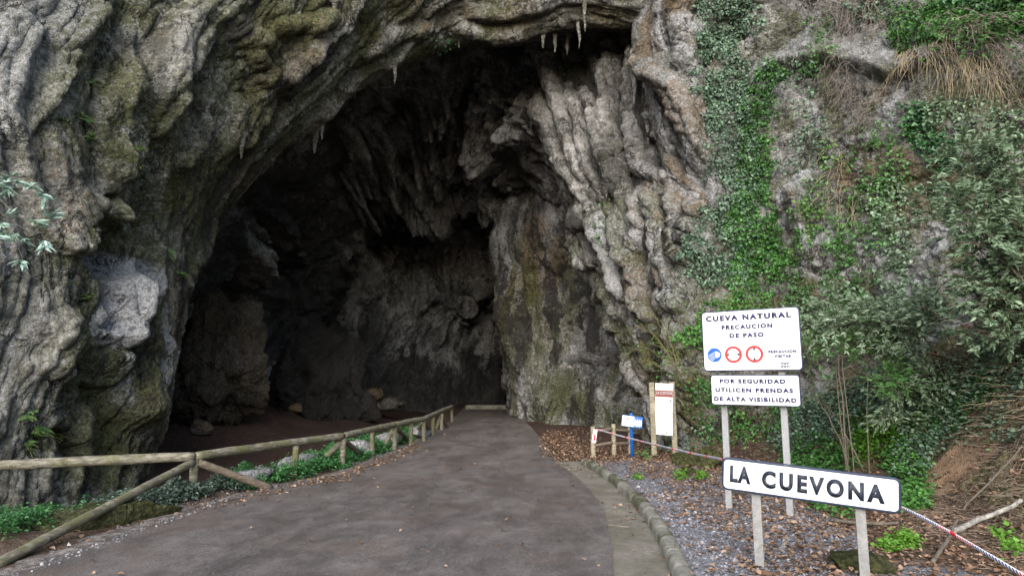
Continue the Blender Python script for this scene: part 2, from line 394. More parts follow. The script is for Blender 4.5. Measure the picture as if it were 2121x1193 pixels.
# ---- the right wall: stalactite curtain, brown buttress, then the cliff that runs towards the camera
D = Patch([
 [(1180, -900, 27), (1120, -300, 27.5), (1080, 10, 31.5), (1130, 150, 32), (1225, 330, 31.5), (1275, 500, 29), (1350, 680, 28), (1425, 850, 26.5), (1440, 980, 25)],
 [(1140, -900, 22), (1100, -300, 23.5), (1075, 20, 29.2), (1113, 150, 29.2), (1180, 330, 28.4), (1226, 490, 26.6), (1306, 680, 24.6), (1368, 815, 23.4), (1390, 950, 22.4)],
 [(1160, -900, 20), (1120, -300, 21.8), (1098, 40, 27.8), (1128, 170, 27.8), (1178, 335, 26.8), (1217, 490, 25.2), (1292, 680, 23.6), (1350, 815, 22.6), (1375, 950, 21.6)],
 [(1220, -900, 19), (1210, -300, 21), (1200, 40, 27), (1210, 170, 26.8), (1245, 335, 25.4), (1285, 490, 23.8), (1340, 680, 22.7), (1380, 815, 21.9), (1392, 950, 21)],
 [(1300, -900, 18.4), (1300, -300, 20.4), (1296, 40, 25.8), (1300, 170, 25.4), (1312, 335, 23.9), (1340, 490, 22.2), (1380, 680, 21.9), (1402, 815, 21.2), (1405, 950, 20.6)],
 [(1350, -900, 18), (1342, -300, 19.8), (1336, 40, 24.6), (1344, 170, 24.4), (1356, 335, 22.6), (1380, 490, 21.4), (1404, 680, 21.3), (1420, 815, 20.8), (1425, 950, 20.2)],
 [(1410, -900, 17.6), (1398, -300, 19), (1380, 20, 21), (1392, 170, 21.2), (1406, 335, 21), (1418, 490, 20.8), (1428, 680, 20.7), (1440, 815, 20.3), (1445, 960, 20)],
 [(1480, -900, 17.2), (1465, -300, 18.5), (1450, 10, 20.4), (1455, 170, 20.5), (1466, 335, 20.3), (1462, 490, 20.2), (1458, 680, 20.2), (1466, 815, 19.8), (1470, 960, 19.4)],
 [(1560, -900, 16.8), (1545, -300, 18.4), (1530, 10, 20.2), (1530, 170, 20.1), (1535, 335, 19.9), (1535, 490, 19.7), (1540, 680, 19.5), (1550, 815, 19.1), (1555, 980, 18.6)],
 [(1680, -900, 16.2), (1670, -300, 17.8), (1660, 10, 19.3), (1660, 170, 18.9), (1660, 335, 18.6), (1660, 490, 18.3), (1665, 680, 18), (1670, 815, 17.6), (1675, 1000, 17)],
 [(1840, -900, 15.4), (1830, -300, 16.8), (1820, 10, 18), (1820, 170, 17.2), (1820, 335, 16.9), (1820, 490, 16.7), (1820, 680, 16.3), (1820, 815, 15.8), (1820, 1050, 15.4)],
 [(2040, -900, 14.2), (2020, -300, 15.4), (2010, 10, 16.2), (2010, 170, 15.5), (2010, 335, 15.2), (2010, 490, 15), (2010, 680, 14.7), (2010, 815, 14.3), (2010, 1150, 13.8)],
 [(2300, -900, 12.6), (2280, -300, 13.4), (2260, 10, 14.2), (2260, 170, 13.7), (2260, 335, 13.4), (2260, 490, 13.2), (2260, 680, 13), (2260, 815, 12.7), (2260, 1250, 12.3)],
 [(2900, -900, 10), (2850, -300, 10), (2800, 10, 10), (2800, 170, 9.8), (2800, 335, 9.6), (2800, 490, 9.5), (2800, 680, 9.4), (2800, 815, 9.2), (2800, 1500, 9)],
 [(4600, -900, 5), (4600, -300, 5), (4600, 10, 5), (4600, 170, 5), (4600, 335, 5), (4600, 490, 5), (4600, 680, 5), (4600, 815, 5), (4600, 1800, 5)],
], 820, 560, (0, 10, 5))
x, y, z = D.p[..., 0], D.p[..., 1], D.p[..., 2]
tw = fbm(x * .3, y * .3, z * .3, 3)
right = sst(1440, 1500, D.px)                                    # 0 in the flowstone part, 1 on the plain cliff
flow = ridged(D.t * 1.25 + .8 * tw, D.s * .13 + tw, tw, 4, .5)
L1 = 2.3; ph = D.s / L1 + 1.7 * pn(D.t * .9, D.s * .05, 3.3 + 0 * D.t) + 2.2 * pn(D.t * .35, 0 * D.t, 1.7 + 0 * D.t)
saw = (ph - np.floor(ph)); saw = saw ** 1.6 * sst(1.0, .93, saw)
blk = ridged(x * .6, y * .6, z * .6, 3) * .28 + .35 * fbm(x * .3 + 4, y * .3, z * .3, 3)
low = sst(380, 480, D.py)
D.push((1 - right) * ((.12 + .26 * low) * flow + (.04 + .46 * low) * saw * sst(-.3, .5, flow) + .3 * fbm(x * .35, y * .35, z * .35, 2)) + right * blk)
DST = [([(1106, 70), (1133, 136), (1158, 201), (1183, 282), (1209, 352), (1229, 408)], 15, .75), ([(1130, 60), (1140, 95), (1156, 151)], 12, .6),
                   ([(1160, 50), (1172, 90), (1182, 125)], 11, .6), ([(1176, 188), (1204, 251), (1219, 302), (1234, 362), (1259, 410)], 13, .6),
                   ([(1209, 196), (1239, 236), (1259, 282), (1274, 352), (1280, 398)], 12, .6), ([(1272, 90), (1271, 211), (1264, 262), (1279, 312), (1294, 372), (1303, 436)], 17, .85),
                   ([(1222, 70), (1232, 120), (1250, 168)], 14, .6), ([(1250, 90), (1262, 150), (1262, 220)], 12, .4), ([(1316, 80), (1311, 166), (1307, 230)], 10, .6), ([(1118, 191), (1148, 251), (1168, 322), (1200, 382), (1215, 430)], 11, .6),
                   ([(1309, 251), (1324, 322), (1339, 352), (1375, 366)], 13, .55), ([(1348, 5), (1359, 121), (1400, 171), (1425, 251), (1450, 322), (1476, 376)], 17, .75),
                   ([(1412, 40), (1420, 110), (1415, 150)], 16, .5), ([(1440, 60), (1436, 160), (1450, 240)], 18, .4), ([(1354, 402), (1385, 483), (1405, 575)], 17, .6),
                   ([(1330, 400), (1340, 480), (1330, 540)], 12, .5), ([(1300, 440), (1320, 520), (1360, 600)], 12, .5), ([(1230, 430), (1265, 520), (1320, 640)], 10, .5),
                   ([(1250, 440), (1290, 530), (1300, 570)], 10, .5), ([(1345, 590), (1360, 640), (1385, 660)], 12, .5), ([(1400, 400), (1420, 480), (1424, 560)], 11, .5),
                   ([(1450, 390), (1448, 500), (1440, 620), (1440, 780), (1430, 880)], 22, .55), ([(1480, 380), (1470, 480), (1464, 560)], 14, .4)]
for L_, w_, a_ in DST:
    D.ridge(L_, w_, a_, 1.2)
D.ridge([(1335, 60), (1338, 160), (1336, 250)], 9, -1.1)
D.ridge([(1356, 300), (1366, 345)], 20, -.9, 1, False); D.ridge([(1408, 325), (1420, 352)], 16, -1.1, 1, False)
D.ridge([(1345, 520), (1350, 560)], 12, -.7); D.ridge([(1320, 800), (1338, 850)], 18, -.8)
D.step([(1352, 10), (1362, 121), (1402, 175), (1427, 255), (1452, 326), (1478, 380)], 30, .5, -1)
D.step([(1655, 380), (1680, 460), (1700, 560)], 60, .35, 1); D.step([(1560, 160), (1700, 150), (1850, 175), (1990, 160)], 70, .55, -1)
D.step([(1610, 450), (1650, 400), (1680, 340)], 40, .3, 1)
D.apply(); D.push((1 - right) * (.11 * ridged(D.t * 3.4 + tw, D.s * .35 + tw, tw, 3) + .05 * ridged(D.t * 8, D.s * .8, tw, 2)) - right * .12 * np.abs(fbm(x * .9 + y * .5, y * .5, z * 1.7, 4, .6)))
D.apply(); D.fine(1.0)
PX, PY = D.px, D.py; nz = fbm(x * .6, y * .6, z * .6, 3)
D.mask[..., 0] = np.clip(.36 + .8 * fbm(D.t * .6, D.s * .12, tw, 3), 0, .75) * sst(1290, 1360, PX) * sst(1520, 1440, PX)
D.mask[..., 0] = np.maximum(D.mask[..., 0], right * np.clip(.24 + .7 * nz, 0, .6) * sst(150, 330, PY + .25 * (PX - 1500)))
D.mask[..., 1] = np.clip(.44 + .5 * fbm(x * .8 + 5, y * .8, z * .8, 3), 0, .6) * (sst(330, 450, PY) * (1 - right) + .8 * right)
D.paint(1, [(1960, 220), (2060, 215), (2150, 190)], 60, .75); D.paint(1, [(1700, 150), (1730, 260)], 40, .6); D.paint(1, [(1990, 530), (2020, 480)], 50, .7); D.paint(1, [(1680, 560), (1660, 640), (1700, 700)], 40, .6)
D.mask[..., 2] = np.clip(.34 + .75 * fbm(D.t * 1.3 + 7, D.s * .16, tw + 4, 3), 0, .8) * (1 - right) * (.45 + .55 * sst(1270, 1330, PX + .12 * PY))
D.mask[..., 2] = np.maximum(D.mask[..., 2], right * .62 * sst(-.05, .45, fbm(x * .45 + 20, y * .45, z * .45, 4, .6)))
for L_, w_, a_ in [([(1430, 120), (1465, 330), (1478, 376)], 12, .5), ([(1465, 240), (1475, 330)], 22, .6), ([(1295, 330), (1302, 430)], 12, .5), ([(1445, 560), (1440, 700), (1425, 850)], 22, .5), ([(1400, 860), (1430, 800)], 22, .5), ([(1385, 480), (1405, 570)], 14, .45),
                   ([(1560, 160), (1640, 120), (1680, 150)], 46, .55), ([(1620, 430), (1650, 395), (1672, 370)], 24, .85), ([(1680, 220), (1690, 240)], 14, .8), ([(1760, 110), (1800, 130), (1870, 110)], 50, .62), ([(1850, 690), (1880, 620), (1920, 580)], 22, .75), ([(2060, 120), (2110, 110)], 40, .5), ([(1600, 220), (1690, 110), (1720, 40)], 40, .5)]:
    D.paint(2, L_, w_, a_)
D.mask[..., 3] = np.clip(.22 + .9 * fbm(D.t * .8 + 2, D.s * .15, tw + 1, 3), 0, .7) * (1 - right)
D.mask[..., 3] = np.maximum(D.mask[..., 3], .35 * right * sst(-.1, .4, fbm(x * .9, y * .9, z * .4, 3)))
for L_, w_ in [([(1366, 300), (1366, 350)], 26), ([(1410, 330), (1420, 350)], 16), ([(1338, 100), (1336, 280)], 14), ([(1185, 200), (1230, 200), (1255, 190)], 22), ([(1395, 30), (1410, 120)], 14)]: D.paint(3, L_, w_, .7)  # dark strokes, mostly shade painted into the carved recesses
cur = sst(1090, 1130, PX) * sst(1350, 1325, PX) * sst(60, 100, PY) * sst(450, 410, PY)  # curtain area: mineral stain plus painted shade under the roof, drapes kept paler
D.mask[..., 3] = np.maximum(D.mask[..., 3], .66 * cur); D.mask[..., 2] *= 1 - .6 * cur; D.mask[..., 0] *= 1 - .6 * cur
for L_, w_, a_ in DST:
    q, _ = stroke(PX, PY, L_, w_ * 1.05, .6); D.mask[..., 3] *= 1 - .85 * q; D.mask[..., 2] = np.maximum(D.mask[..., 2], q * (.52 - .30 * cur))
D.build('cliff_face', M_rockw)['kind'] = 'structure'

# ---- the chamber behind the arch (rings from the mouth to the back, each from the left floor over the roof to the right)
B = Patch([
 [(60, 1080, 20), (90, 820, 20.5), (170, 600, 22), (330, 400, 23.5), (520, 230, 25.5), (740, 80, 27), (900, 20, 27.5), (1000, 15, 27.5), (1130, 30, 27), (1260, 150, 27), (1400, 480, 27), (1500, 960, 26)],
 [(240, 1020, 25), (270, 800, 25.5), (340, 600, 26.5), (460, 420, 28), (610, 285, 29), (770, 175, 30), (900, 115, 30), (1000, 110, 30), (1120, 170, 29.5), (1230, 300, 29), (1330, 560, 29), (1450, 930, 28)],
 [(330, 980, 29), (350, 800, 29), (410, 610, 29.5), (520, 450, 30.5), (640, 330, 31.5), (780, 245, 32.5), (890, 200, 32.5), (990, 215, 32.5), (1100, 290, 32), (1200, 410, 31.5), (1300, 600, 31.5), (1420, 900, 31.5)],
 [(420, 940, 33.5), (440, 780, 33.5), (480, 620, 34.5), (565, 490, 35.5), (665, 400, 36.5), (770, 345, 37), (880, 325, 37), (985, 330, 36.5), (1085, 365, 36), (1185, 450, 35.5), (1280, 620, 36), (1390, 890, 37)],
 [(560, 905, 39), (580, 770, 39), (620, 640, 39.5), (672, 530, 40), (745, 455, 40.5), (822, 414, 41), (900, 401, 41), (980, 391, 40), (1070, 416, 38.5), (1165, 475, 38), (1250, 630, 39), (1350, 875, 40)],
 [(620, 890, 43), (630, 770, 43), (660, 640, 44), (705, 530, 44.5), (765, 440, 45), (840, 380, 45.5), (910, 355, 45.5), (985, 350, 45), (1070, 370, 44), (1150, 450, 43), (1220, 630, 43), (1310, 870, 43)],
 [(715, 880, 46), (720, 780, 46.5), (730, 680, 47), (752, 590, 48), (800, 515, 49), (860, 475, 50), (920, 460, 50), (985, 455, 50), (1060, 470, 49.5), (1120, 520, 49), (1180, 650, 48), (1260, 868, 48)],
 [(800, 868, 48), (805, 800, 48.5), (815, 730, 49), (835, 660, 50), (865, 615, 51), (910, 590, 52), (950, 580, 52), (990, 578, 52), (1035, 600, 53), (1075, 650, 54), (1110, 720, 55), (1200, 860, 55)],
 [(930, 858, 51), (935, 800, 52), (940, 740, 53), (948, 680, 54), (960, 640, 56), (980, 620, 58), (1000, 615, 60), (1020, 615, 60), (1045, 640, 60), (1075, 690, 60), (1110, 760, 60), (1180, 856, 60)],
 [(1080, 856, 55), (1085, 830, 56), (1090, 800, 57), (1095, 780, 58), (1100, 770, 60), (1105, 765, 62), (1110, 765, 63), (1115, 765, 63), (1120, 775, 63), (1130, 790, 63), (1140, 810, 63), (1160, 855, 63)],
], 620, 560, (-2, 33, 6))
x, y, z = B.p[..., 0], B.p[..., 1], B.p[..., 2]
tw = fbm(x * .22, y * .22, z * .22, 3)
flow = ridged(B.t * .75 + 1.1 * tw, B.s * .15 + .8 * tw, tw, 4, .55)
ph = B.s / 3.4 + 2 * pn(B.t * .5, B.s * .05, 6.3 + 0 * B.t); saw = ph - np.floor(ph); saw = saw ** 1.5 * sst(1, .92, saw)
B.push(.9 * fbm(x * .16, y * .16, z * .16, 3) + .5 * flow + .4 * saw * sst(-.2, .4, flow) + .35 * ridged(x * .4, y * .4, z * .4, 3))
for L_, w_, a_ in [([(505, 380), (530, 450), (535, 560), (530, 640)], 26, 1.6), ([(460, 470), (480, 540), (470, 600)], 24, .8),
                   ([(700, 240), (740, 300), (760, 370)], 18, .9), ([(740, 210), (790, 300), (830, 330)], 18, .9), ([(760, 190), (800, 160), (880, 130)], 34, .5),
                   ([(860, 110), (930, 140), (900, 180), (850, 190)], 50, 1.2), ([(1030, 100), (1060, 150), (1085, 200)], 9, .9), ([(1020, 180), (1018, 250), (1015, 290)], 14, .9), ([(1025, 240), (1045, 290), (1065, 305)], 12, .8),
                   ([(880, 330), (960, 300), (1030, 300)], 16, .5), ([(880, 260), (950, 300), (1020, 340), (1060, 390)], 12, .6),
                   ([(720, 480), (730, 560), (740, 640)], 18, 1.2), ([(800, 500), (840, 560), (790, 640)], 40, .7), ([(870, 590), (840, 640), (815, 700)], 14, .8), ([(900, 590), (890, 640), (880, 700)], 13, .8), ([(935, 600), (930, 650), (925, 705)], 12, .8), ([(850, 620), (800, 660), (780, 690)], 14, .8),
                   ([(860, 560), (920, 590), (1030, 590)], 22, .9), ([(820, 396), (900, 402), (980, 390), (1070, 414), (1160, 470)], 14, .8)]:
    B.ridge(L_, w_, a_, 1.2)
rb = random.Random(41); BST = []
for (x0, x1, y0, y1, n_, lean, ln0, ln1) in ((740, 1130, 110, 330, 85, .45, 30, 100), (690, 800, 200, 380, 26, .35, 50, 120), (780, 1040, 330, 400, 30, 1.1, 25, 70), (715, 945, 500, 640, 60, -.02, 60, 150), (940, 1035, 600, 760, 14, .05, 40, 120), (430, 545, 420, 620, 14, .15, 40, 100), (560, 700, 480, 760, 12, .2, 40, 110)):
    for _ in range(n_):
        a, b = rb.uniform(x0, x1), rb.uniform(y0, y1); l = rb.uniform(ln0, ln1); dx = lean + rb.uniform(-.3, .3) * (1 if abs(lean) > .06 else .35)
        BST.append(([(a, b), (a + dx * l * .45 + rb.uniform(-5, 5), b + l * .5), (a + dx * l + rb.uniform(-8, 8), b + l)], rb.uniform(4.5, 9), rb.uniform(.3, .75)))
for L_, w_, a_ in BST: B.ridge(L_, w_, a_, 1.1)
B.ridge([(1048, 640), (1052, 740), (1058, 860)], 16, -2.5, .8, False)
B.apply(); B.fine(1.3)
PX, PY = B.px, B.py
n1 = fbm(x * .35, y * .35, z * .35, 3)
fl2 = ridged(B.t * 1.3 + 1.2 * tw, B.s * .22 + .8 * tw, tw, 3, .5)
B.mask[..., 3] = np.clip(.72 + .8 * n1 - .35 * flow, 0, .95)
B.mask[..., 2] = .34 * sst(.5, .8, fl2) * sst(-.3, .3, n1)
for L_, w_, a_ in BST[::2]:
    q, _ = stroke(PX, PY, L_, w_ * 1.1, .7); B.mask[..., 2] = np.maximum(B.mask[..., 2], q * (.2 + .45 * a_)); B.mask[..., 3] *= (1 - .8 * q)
pale = [([(850, 120), (930, 140), (890, 190)], 55, .3), ([(880, 560), (940, 520), (1020, 530)], 62, .55), ([(830, 580), (800, 640)], 60, .4), ([(740, 480), (745, 600)], 30, .4), ([(940, 650), (830, 680)], 44, .4), ([(720, 250), (760, 340)], 36, .35), ([(505, 420), (530, 600)], 34, .25), ([(830, 400), (960, 388), (1060, 410), (1150, 455)], 9, .6), ([(1030, 100), (1085, 200)], 9, .4), ([(1020, 190), (1015, 290)], 12, .45), ([(760, 340), (900, 390), (1020, 395)], 12, .45), ([(880, 330), (960, 300), (1030, 300)], 8, .4), ([(860, 590), (810, 690)], 10, .4), ([(895, 600), (880, 700)], 8, .4)]  # pale rock, with the lit inner lip and back-wall patch painted lighter
for L_, w_, a_ in pale:
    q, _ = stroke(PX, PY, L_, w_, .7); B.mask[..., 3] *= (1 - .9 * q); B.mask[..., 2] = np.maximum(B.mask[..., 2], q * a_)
q, _ = stroke(PX, PY, [(560, 400), (600, 600), (640, 780)], 120, .7); B.mask[..., 2] *= (1 - q); B.mask[..., 3] = np.maximum(B.mask[..., 3], .85 * q)  # darkness of the left interior painted into the colour
B.paint(3, [(1030, 640), (1036, 740), (1046, 860)], 34, 1.0, .4)  # passage darkness painted onto the back wall beside the pillar
q, _ = stroke(PX, PY, [(720, 760), (800, 800), (900, 830), (1030, 820)], 80, .7); B.mask[..., 3] = np.maximum(B.mask[..., 3], .7 * q); B.mask[..., 2] *= 1 - .8 * q  # gloom at the foot of the back wall, painted as darker rock
B.mask[..., 0] = np.clip(.05 + .4 * fbm(x * .3 + 8, y * .3, z * .3, 3), 0, .3)
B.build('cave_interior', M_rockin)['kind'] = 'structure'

# ---- the pillar wall on the right inside the cave
K = Patch([
 [(1110, 400, 46), (1100, 480, 46), (1090, 560, 46), (1090, 650, 46), (1100, 740, 46), (1110, 800, 46), (1120, 850, 46), (1120, 885, 46)],
 [(1065, 400, 40), (1048, 480, 40), (1046, 560, 40), (1052, 650, 40), (1070, 740, 40), (1078, 800, 40), (1076, 850, 40), (1076, 885, 40)],
 [(1070, 390, 36.5), (1046, 480, 36.5), (1044, 560, 36.5), (1046, 640, 36.5), (1062, 740, 36.5), (1074, 800, 36.2), (1072, 850, 36), (1072, 885, 36)],
 [(1110, 380, 34.5), (1095, 480, 34.6), (1088, 560, 34.7), (1090, 640, 34.7), (1100, 740, 34.3), (1106, 800, 34), (1104, 850, 33.8), (1100, 890, 33.6)],
 [(1160, 380, 33), (1150, 480, 33.2), (1145, 560, 33.6), (1148, 640, 33.6), (1155, 740, 33), (1160, 800, 32.4), (1160, 850, 32.2), (1160, 895, 32)],
 [(1215, 390, 32), (1210, 480, 32.2), (1210, 560, 32.6), (1215, 640, 32.6), (1222, 740, 32), (1228, 800, 31), (1230, 850, 30.6), (1230, 900, 30.4)],
 [(1270, 400, 31), (1270, 480, 31), (1275, 560, 31), (1285, 640, 31), (1298, 740, 30.6), (1300, 800, 29), (1295, 850, 28.4), (1290, 905, 28.2)],
 [(1330, 420, 30), (1335, 480, 30), (1345, 560, 30), (1350, 640, 29.8), (1350, 740, 29.4), (1335, 800, 28), (1325, 850, 26.6), (1315, 915, 26)],
 [(1430, 440, 30), (1430, 480, 30), (1440, 560, 30), (1440, 640, 29.5), (1440, 740, 29), (1430, 800, 29), (1420, 850, 29), (1420, 915, 29)],
], 330, 380, (3, 15, 4))
x, y, z = K.p[..., 0], K.p[..., 1], K.p[..., 2]
tw = fbm(x * .3, y * .3, z * .3, 3)
lowk = sst(740, 790, K.py)
flow = ridged(K.t * .85 + .7 * tw, K.s * .09 + tw, tw, 4, .5)
K.push(.5 * fbm(x * .25, y * .25, z * .25, 3) + .34 * flow * (1 - lowk) + lowk * .4 * ridged(x * .5, y * .5, z * .5, 4) + .14 * ridged(x * .8, y * .8, z * .5, 3))
K.ridge([(1065, 640), (1080, 680), (1090, 760), (1090, 850)], 26, .6); K.ridge([(1215, 560), (1225, 640), (1240, 740)], 12, .4); K.ridge([(1165, 500), (1150, 560)], 24, .5)
K.step([(1150, 762), (1220, 758), (1290, 770), (1340, 775)], 26, .6, -1)
K.ridge([(1265, 640), (1275, 690)], 9, .6); K.ridge([(1300, 730), (1340, 790)], 16, -.6)
K.apply(); K.push((1 - lowk) * (.12 * ridged(K.t * 2.8 + tw, K.s * .22 + tw, tw, 3) + .05 * ridged(K.t * 7, K.s * .5, tw, 2)))
K.apply(); K.fine(.9)
PX, PY = K.px, K.py; nz = fbm(x * .6, y * .6, z * .25, 3)
for L_, w_ in [([(1120, 470), (1110, 540), (1080, 600), (1070, 660)], 42), ([(1180, 500), (1160, 560), (1120, 600)], 34), ([(1140, 640), (1135, 700)], 18)]: K.paint(0, L_, w_, .62)
K.mask[..., 0] = np.maximum(K.mask[..., 0], np.clip(.1 + .5 * nz, 0, .3))
K.mask[..., 1] = np.clip(.42 + .5 * fbm(x * .5 + 3, y * .5, z * .12, 3), 0, .7); K.paint(1, [(1140, 860), (1180, 800), (1240, 860), (1290, 870)], 50, .72)
K.mask[..., 2] = np.clip(.3 + .8 * fbm(K.t * 1.3, K.s * .12, tw, 3), 0, .5)
for L_, w_, a_ in [([(1105, 640), (1112, 700)], 12, .5), ([(1216, 560), (1225, 690)], 8, .5), ([(1262, 818), (1268, 830)], 9, .9), ([(1213, 800), (1216, 806)], 5, .9), ([(1130, 700), (1140, 770)], 12, .45)]: K.paint(2, L_, w_, a_)
K.mask[..., 3] = np.clip(.26 + 1.0 * fbm(K.t * .9 + 8, K.s * .14, tw, 3), 0, .6)
for L_, w_ in [([(1080, 660), (1085, 690)], 10), ([(1240, 560), (1260, 600)], 18), ([(1230, 470), (1240, 540)], 26)]: K.paint(3, L_, w_, .7)
K.build('rock_buttress', M_rockin)['kind'] = 'structure'

# ---- the hill that closes the cave to the sky
hm = MB()
for a, b, c, d in [((-45, 17, 42), (45, 17, 42), (60, 90, 60), (-60, 90, 60)), ((-60, 90, -3), (60, 90, -3), (60, 90, 60), (-60, 90, 60)),
                   ((-45, 17, -3), (-60, 90, -3), (-60, 90, 60), (-45, 17, 42)), ((45, 17, -3), (60, 90, -3), (60, 90, 60), (45, 17, 42))]:
    hm.add([a, b, c, d], [(0, 1, 2, 3)])
tag(hm.build('hillside', M_rock, None, False), kind='structure')
# ------------------------------------------------------------------ ground, road, kerb
def interp_line(pts):
    a = np.array(sorted([(p[1], p[0]) for p in pts])); return lambda Y: np.interp(Y, a[:, 0], a[:, 1])
roadL = interp_line([(-7.4, 4), G(50, 1185), G(250, 1112), G(420, 1050), G(560, 1012), G(700, 985), G(790, 950), G(850, 925), G(905, 892), G(945, 862), (-3.6, 48), (-3.6, 60)])
roadR = interp_line([(1.0, 3), (1.2, 6), G(1272, 1193), G(1265, 1120), G(1250, 1060), G(1225, 1020), G(1196, 992), G(1160, 965), G(1128, 920), G(1100, 885), G(1078, 866), (.4, 48), (2, 60)])
kerbL = interp_line([(1.2, 3), (1.7, 6), G(1392, 1193), G(1366, 1130), G(1328, 1064), G(1270, 1004), G(1228, 976), G(1203, 962)])
KY0, KY1 = 3.0, G(1203, 962)[1]
wallL = interp_line([(-8.6, 4), (-8.2, 8), G(280, 1070, -.1), G(420, 1015, .1), G(520, 975, .25), G(620, 940, .25), G(760, 905, .3), G(830, 885, .3), (-4.3, 34), (-4.1, 60)])
bankX = interp_line([(6.2, 3), (6.4, 6.5), (6.9, 9), (7.2, 12), (7.1, 15), (6.3, 18), (5.9, 20), (9, 26), (9, 60)])
def ground_z(x, y):
    x = np.asarray(x, float); y = np.asarray(y, float)
    z = .03 * fbm(x * .5, y * .5, 0 * x, 3) - .03
    xr = roadR(y); ins = sst(-.05, .15, x - kerbL(y)) * sst(KY1 + .25, KY1 - .1, y)
    z = z + ins * .15
    z = z - .05 * sst(.9, .3, np.abs(x - (roadL(y) + roadR(y)) / 2) / np.maximum((roadR(y) - roadL(y)) / 2, .5))
    b = np.maximum(x - bankX(y), 0)
    bank = (b * .5 + .5 * b * sst(0, 2.0, b)) * sst(22, 19, y)
    z = z + np.minimum(bank, 7) * (1 + .16 * fbm(x * .5, y * .5, 3 + 0 * x, 3)) + .25 * sst(0, 1, b) * fbm(x * .9, y * .9, 1 + 0 * x, 4)
    # lower cave floor beyond the low wall on the left, scree rising to the rock
    lw = wallL(y) - x
    z = z - .55 * sst(.1, .9, lw) * sst(5, 9, y)
    z = z + sst(23, 27, y) * .16 * np.maximum(lw - 1.8, 0) * (1 + .5 * fbm(x * .4, y * .4, 6 + 0 * x, 3))
    # verge bank between road and low wall
    v = (roadL(y) - x) / np.maximum(roadL(y) - wallL(y), .3)
    z = z + .16 * np.clip(sst(0.05, .8, v) - sst(1.0, 1.2, v), 0, 1)
    return z
gx = np.concatenate([np.linspace(-600, -40, 14), np.linspace(-36, -17, 20), np.linspace(-16, 16, 330), np.linspace(17, 36, 20), np.linspace(40, 600, 14)])
gy = np.concatenate([np.linspace(-600, -30, 14), np.linspace(-25, 2, 20), np.linspace(2.5, 24, 240), np.linspace(24.2, 62, 130), np.linspace(66, 700, 10)])
GX, GY = np.meshgrid(gx, gy, indexing='ij')
GZ = ground_z(GX, GY)
nearr = (np.abs(GX) < 18) & (GY > 2) & (GY < 62)
bk = np.maximum(GX - bankX(GY), 0)
scar0 = stroke(*proj(np.stack([GX, GY, GZ], -1)), [(1930, 1010), (1990, 960), (2040, 910)], 52, .6)[0]
GZ = GZ + scar0 * .10 * ridged(GX * 2.6, GY * 2.6, GZ * 2.6, 4) * nearr
GZ = GZ + nearr * (.02 * fbm(GX * 2.5, GY * 2.5, 0 * GX, 3) * (1 + 4 * sst(0, .6, bk)))
gm = np.zeros(GX.shape + (4,))
gpx, gpy = proj(np.stack([GX, GY, GZ], -1))
gn = fbm(GX * .7, GY * .7, 2 + 0 * GX, 4)
ins = sst(-.02, .05, GX - kerbL(GY)) * sst(KY1 + .5, KY1 - .3, GY)
gm[..., 0] = ins * sst(.9, -.9, bk - .3 + .5 * gn) * sst(3.4, 2.2, GX - kerbL(GY) + .8 * gn)                  # gravel
gm[..., 1] = np.clip(sst(0, .5, bk) * (.55 + .4 * gn) , 0, 1) * sst(21, 19, GY)                                    # grassy soil
gm[..., 2] = stroke(gpx, gpy, [(1930, 1010), (1990, 960), (2035, 920)], 44, .6)[0] * sst(0, .3, bk) * np.clip(.75 + .7 * gn, 0, 1)               # orange earth scar
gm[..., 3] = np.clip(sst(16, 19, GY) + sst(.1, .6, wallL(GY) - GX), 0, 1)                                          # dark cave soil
k = NT('ground_soil')
a = k.attr('mask'); sp_ = k.n('ShaderNodeSeparateColor'); k.put(sp_.inputs[0], a.outputs['Color'])
n1 = k.noise(1.2, 6, .6); n2 = k.noise(9, 7, .7); n3 = k.noise(45, 4, .7); vo = k.voro(38, out=1)
soil = k.mix(k.mr(n2, .35, .65), (.07, .05, .036), (.16, .115, .085))
vs = k.n('ShaderNodeSeparateColor'); k.put(vs.inputs[0], vo)
grav = k.mix(vs.outputs[0], (.10, .10, .112), (.27, .27, .29))
col = k.mix(k.mr(k.math('ADD', sp_.outputs[0], k.math('MULTIPLY', k.math('SUBTRACT', n2, .5), .9)), .35, .65), soil, grav)
gr = k.mix(k.mr(n2, .4, .6), (.045, .045, .018), (.15, .13, .075))
col = k.mix(k.mr(k.math('ADD', sp_.outputs[1], k.math('MULTIPLY', k.math('SUBTRACT', n2, .5), 1.2)), .4, .6), col, gr)
col = k.mix(k.mr(k.math('ADD', sp_.outputs[2], k.math('MULTIPLY', k.math('SUBTRACT', n2, .5), 1.0)), .4, .6), col, k.mix(n2, (.17, .105, .06), (.33, .225, .15)))
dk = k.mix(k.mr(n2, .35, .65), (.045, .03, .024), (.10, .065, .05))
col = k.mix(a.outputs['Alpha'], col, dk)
hh = k.math('ADD', n2, k.math('MULTIPLY', n3, .5))
M_ground = k.fin(col, .95, k.bump(k.math('ADD', hh, k.math('MULTIPLY', k.voro(38), .6)), .8, .05), .15)
g = link('ground', mesh_np('ground', np.stack([GX, GY, GZ], -1).reshape(-1, 3), grid_faces(len(gx), len(gy)), True, {'mask': gm.reshape(-1, 4)}), M_ground); g['kind'] = 'structure'

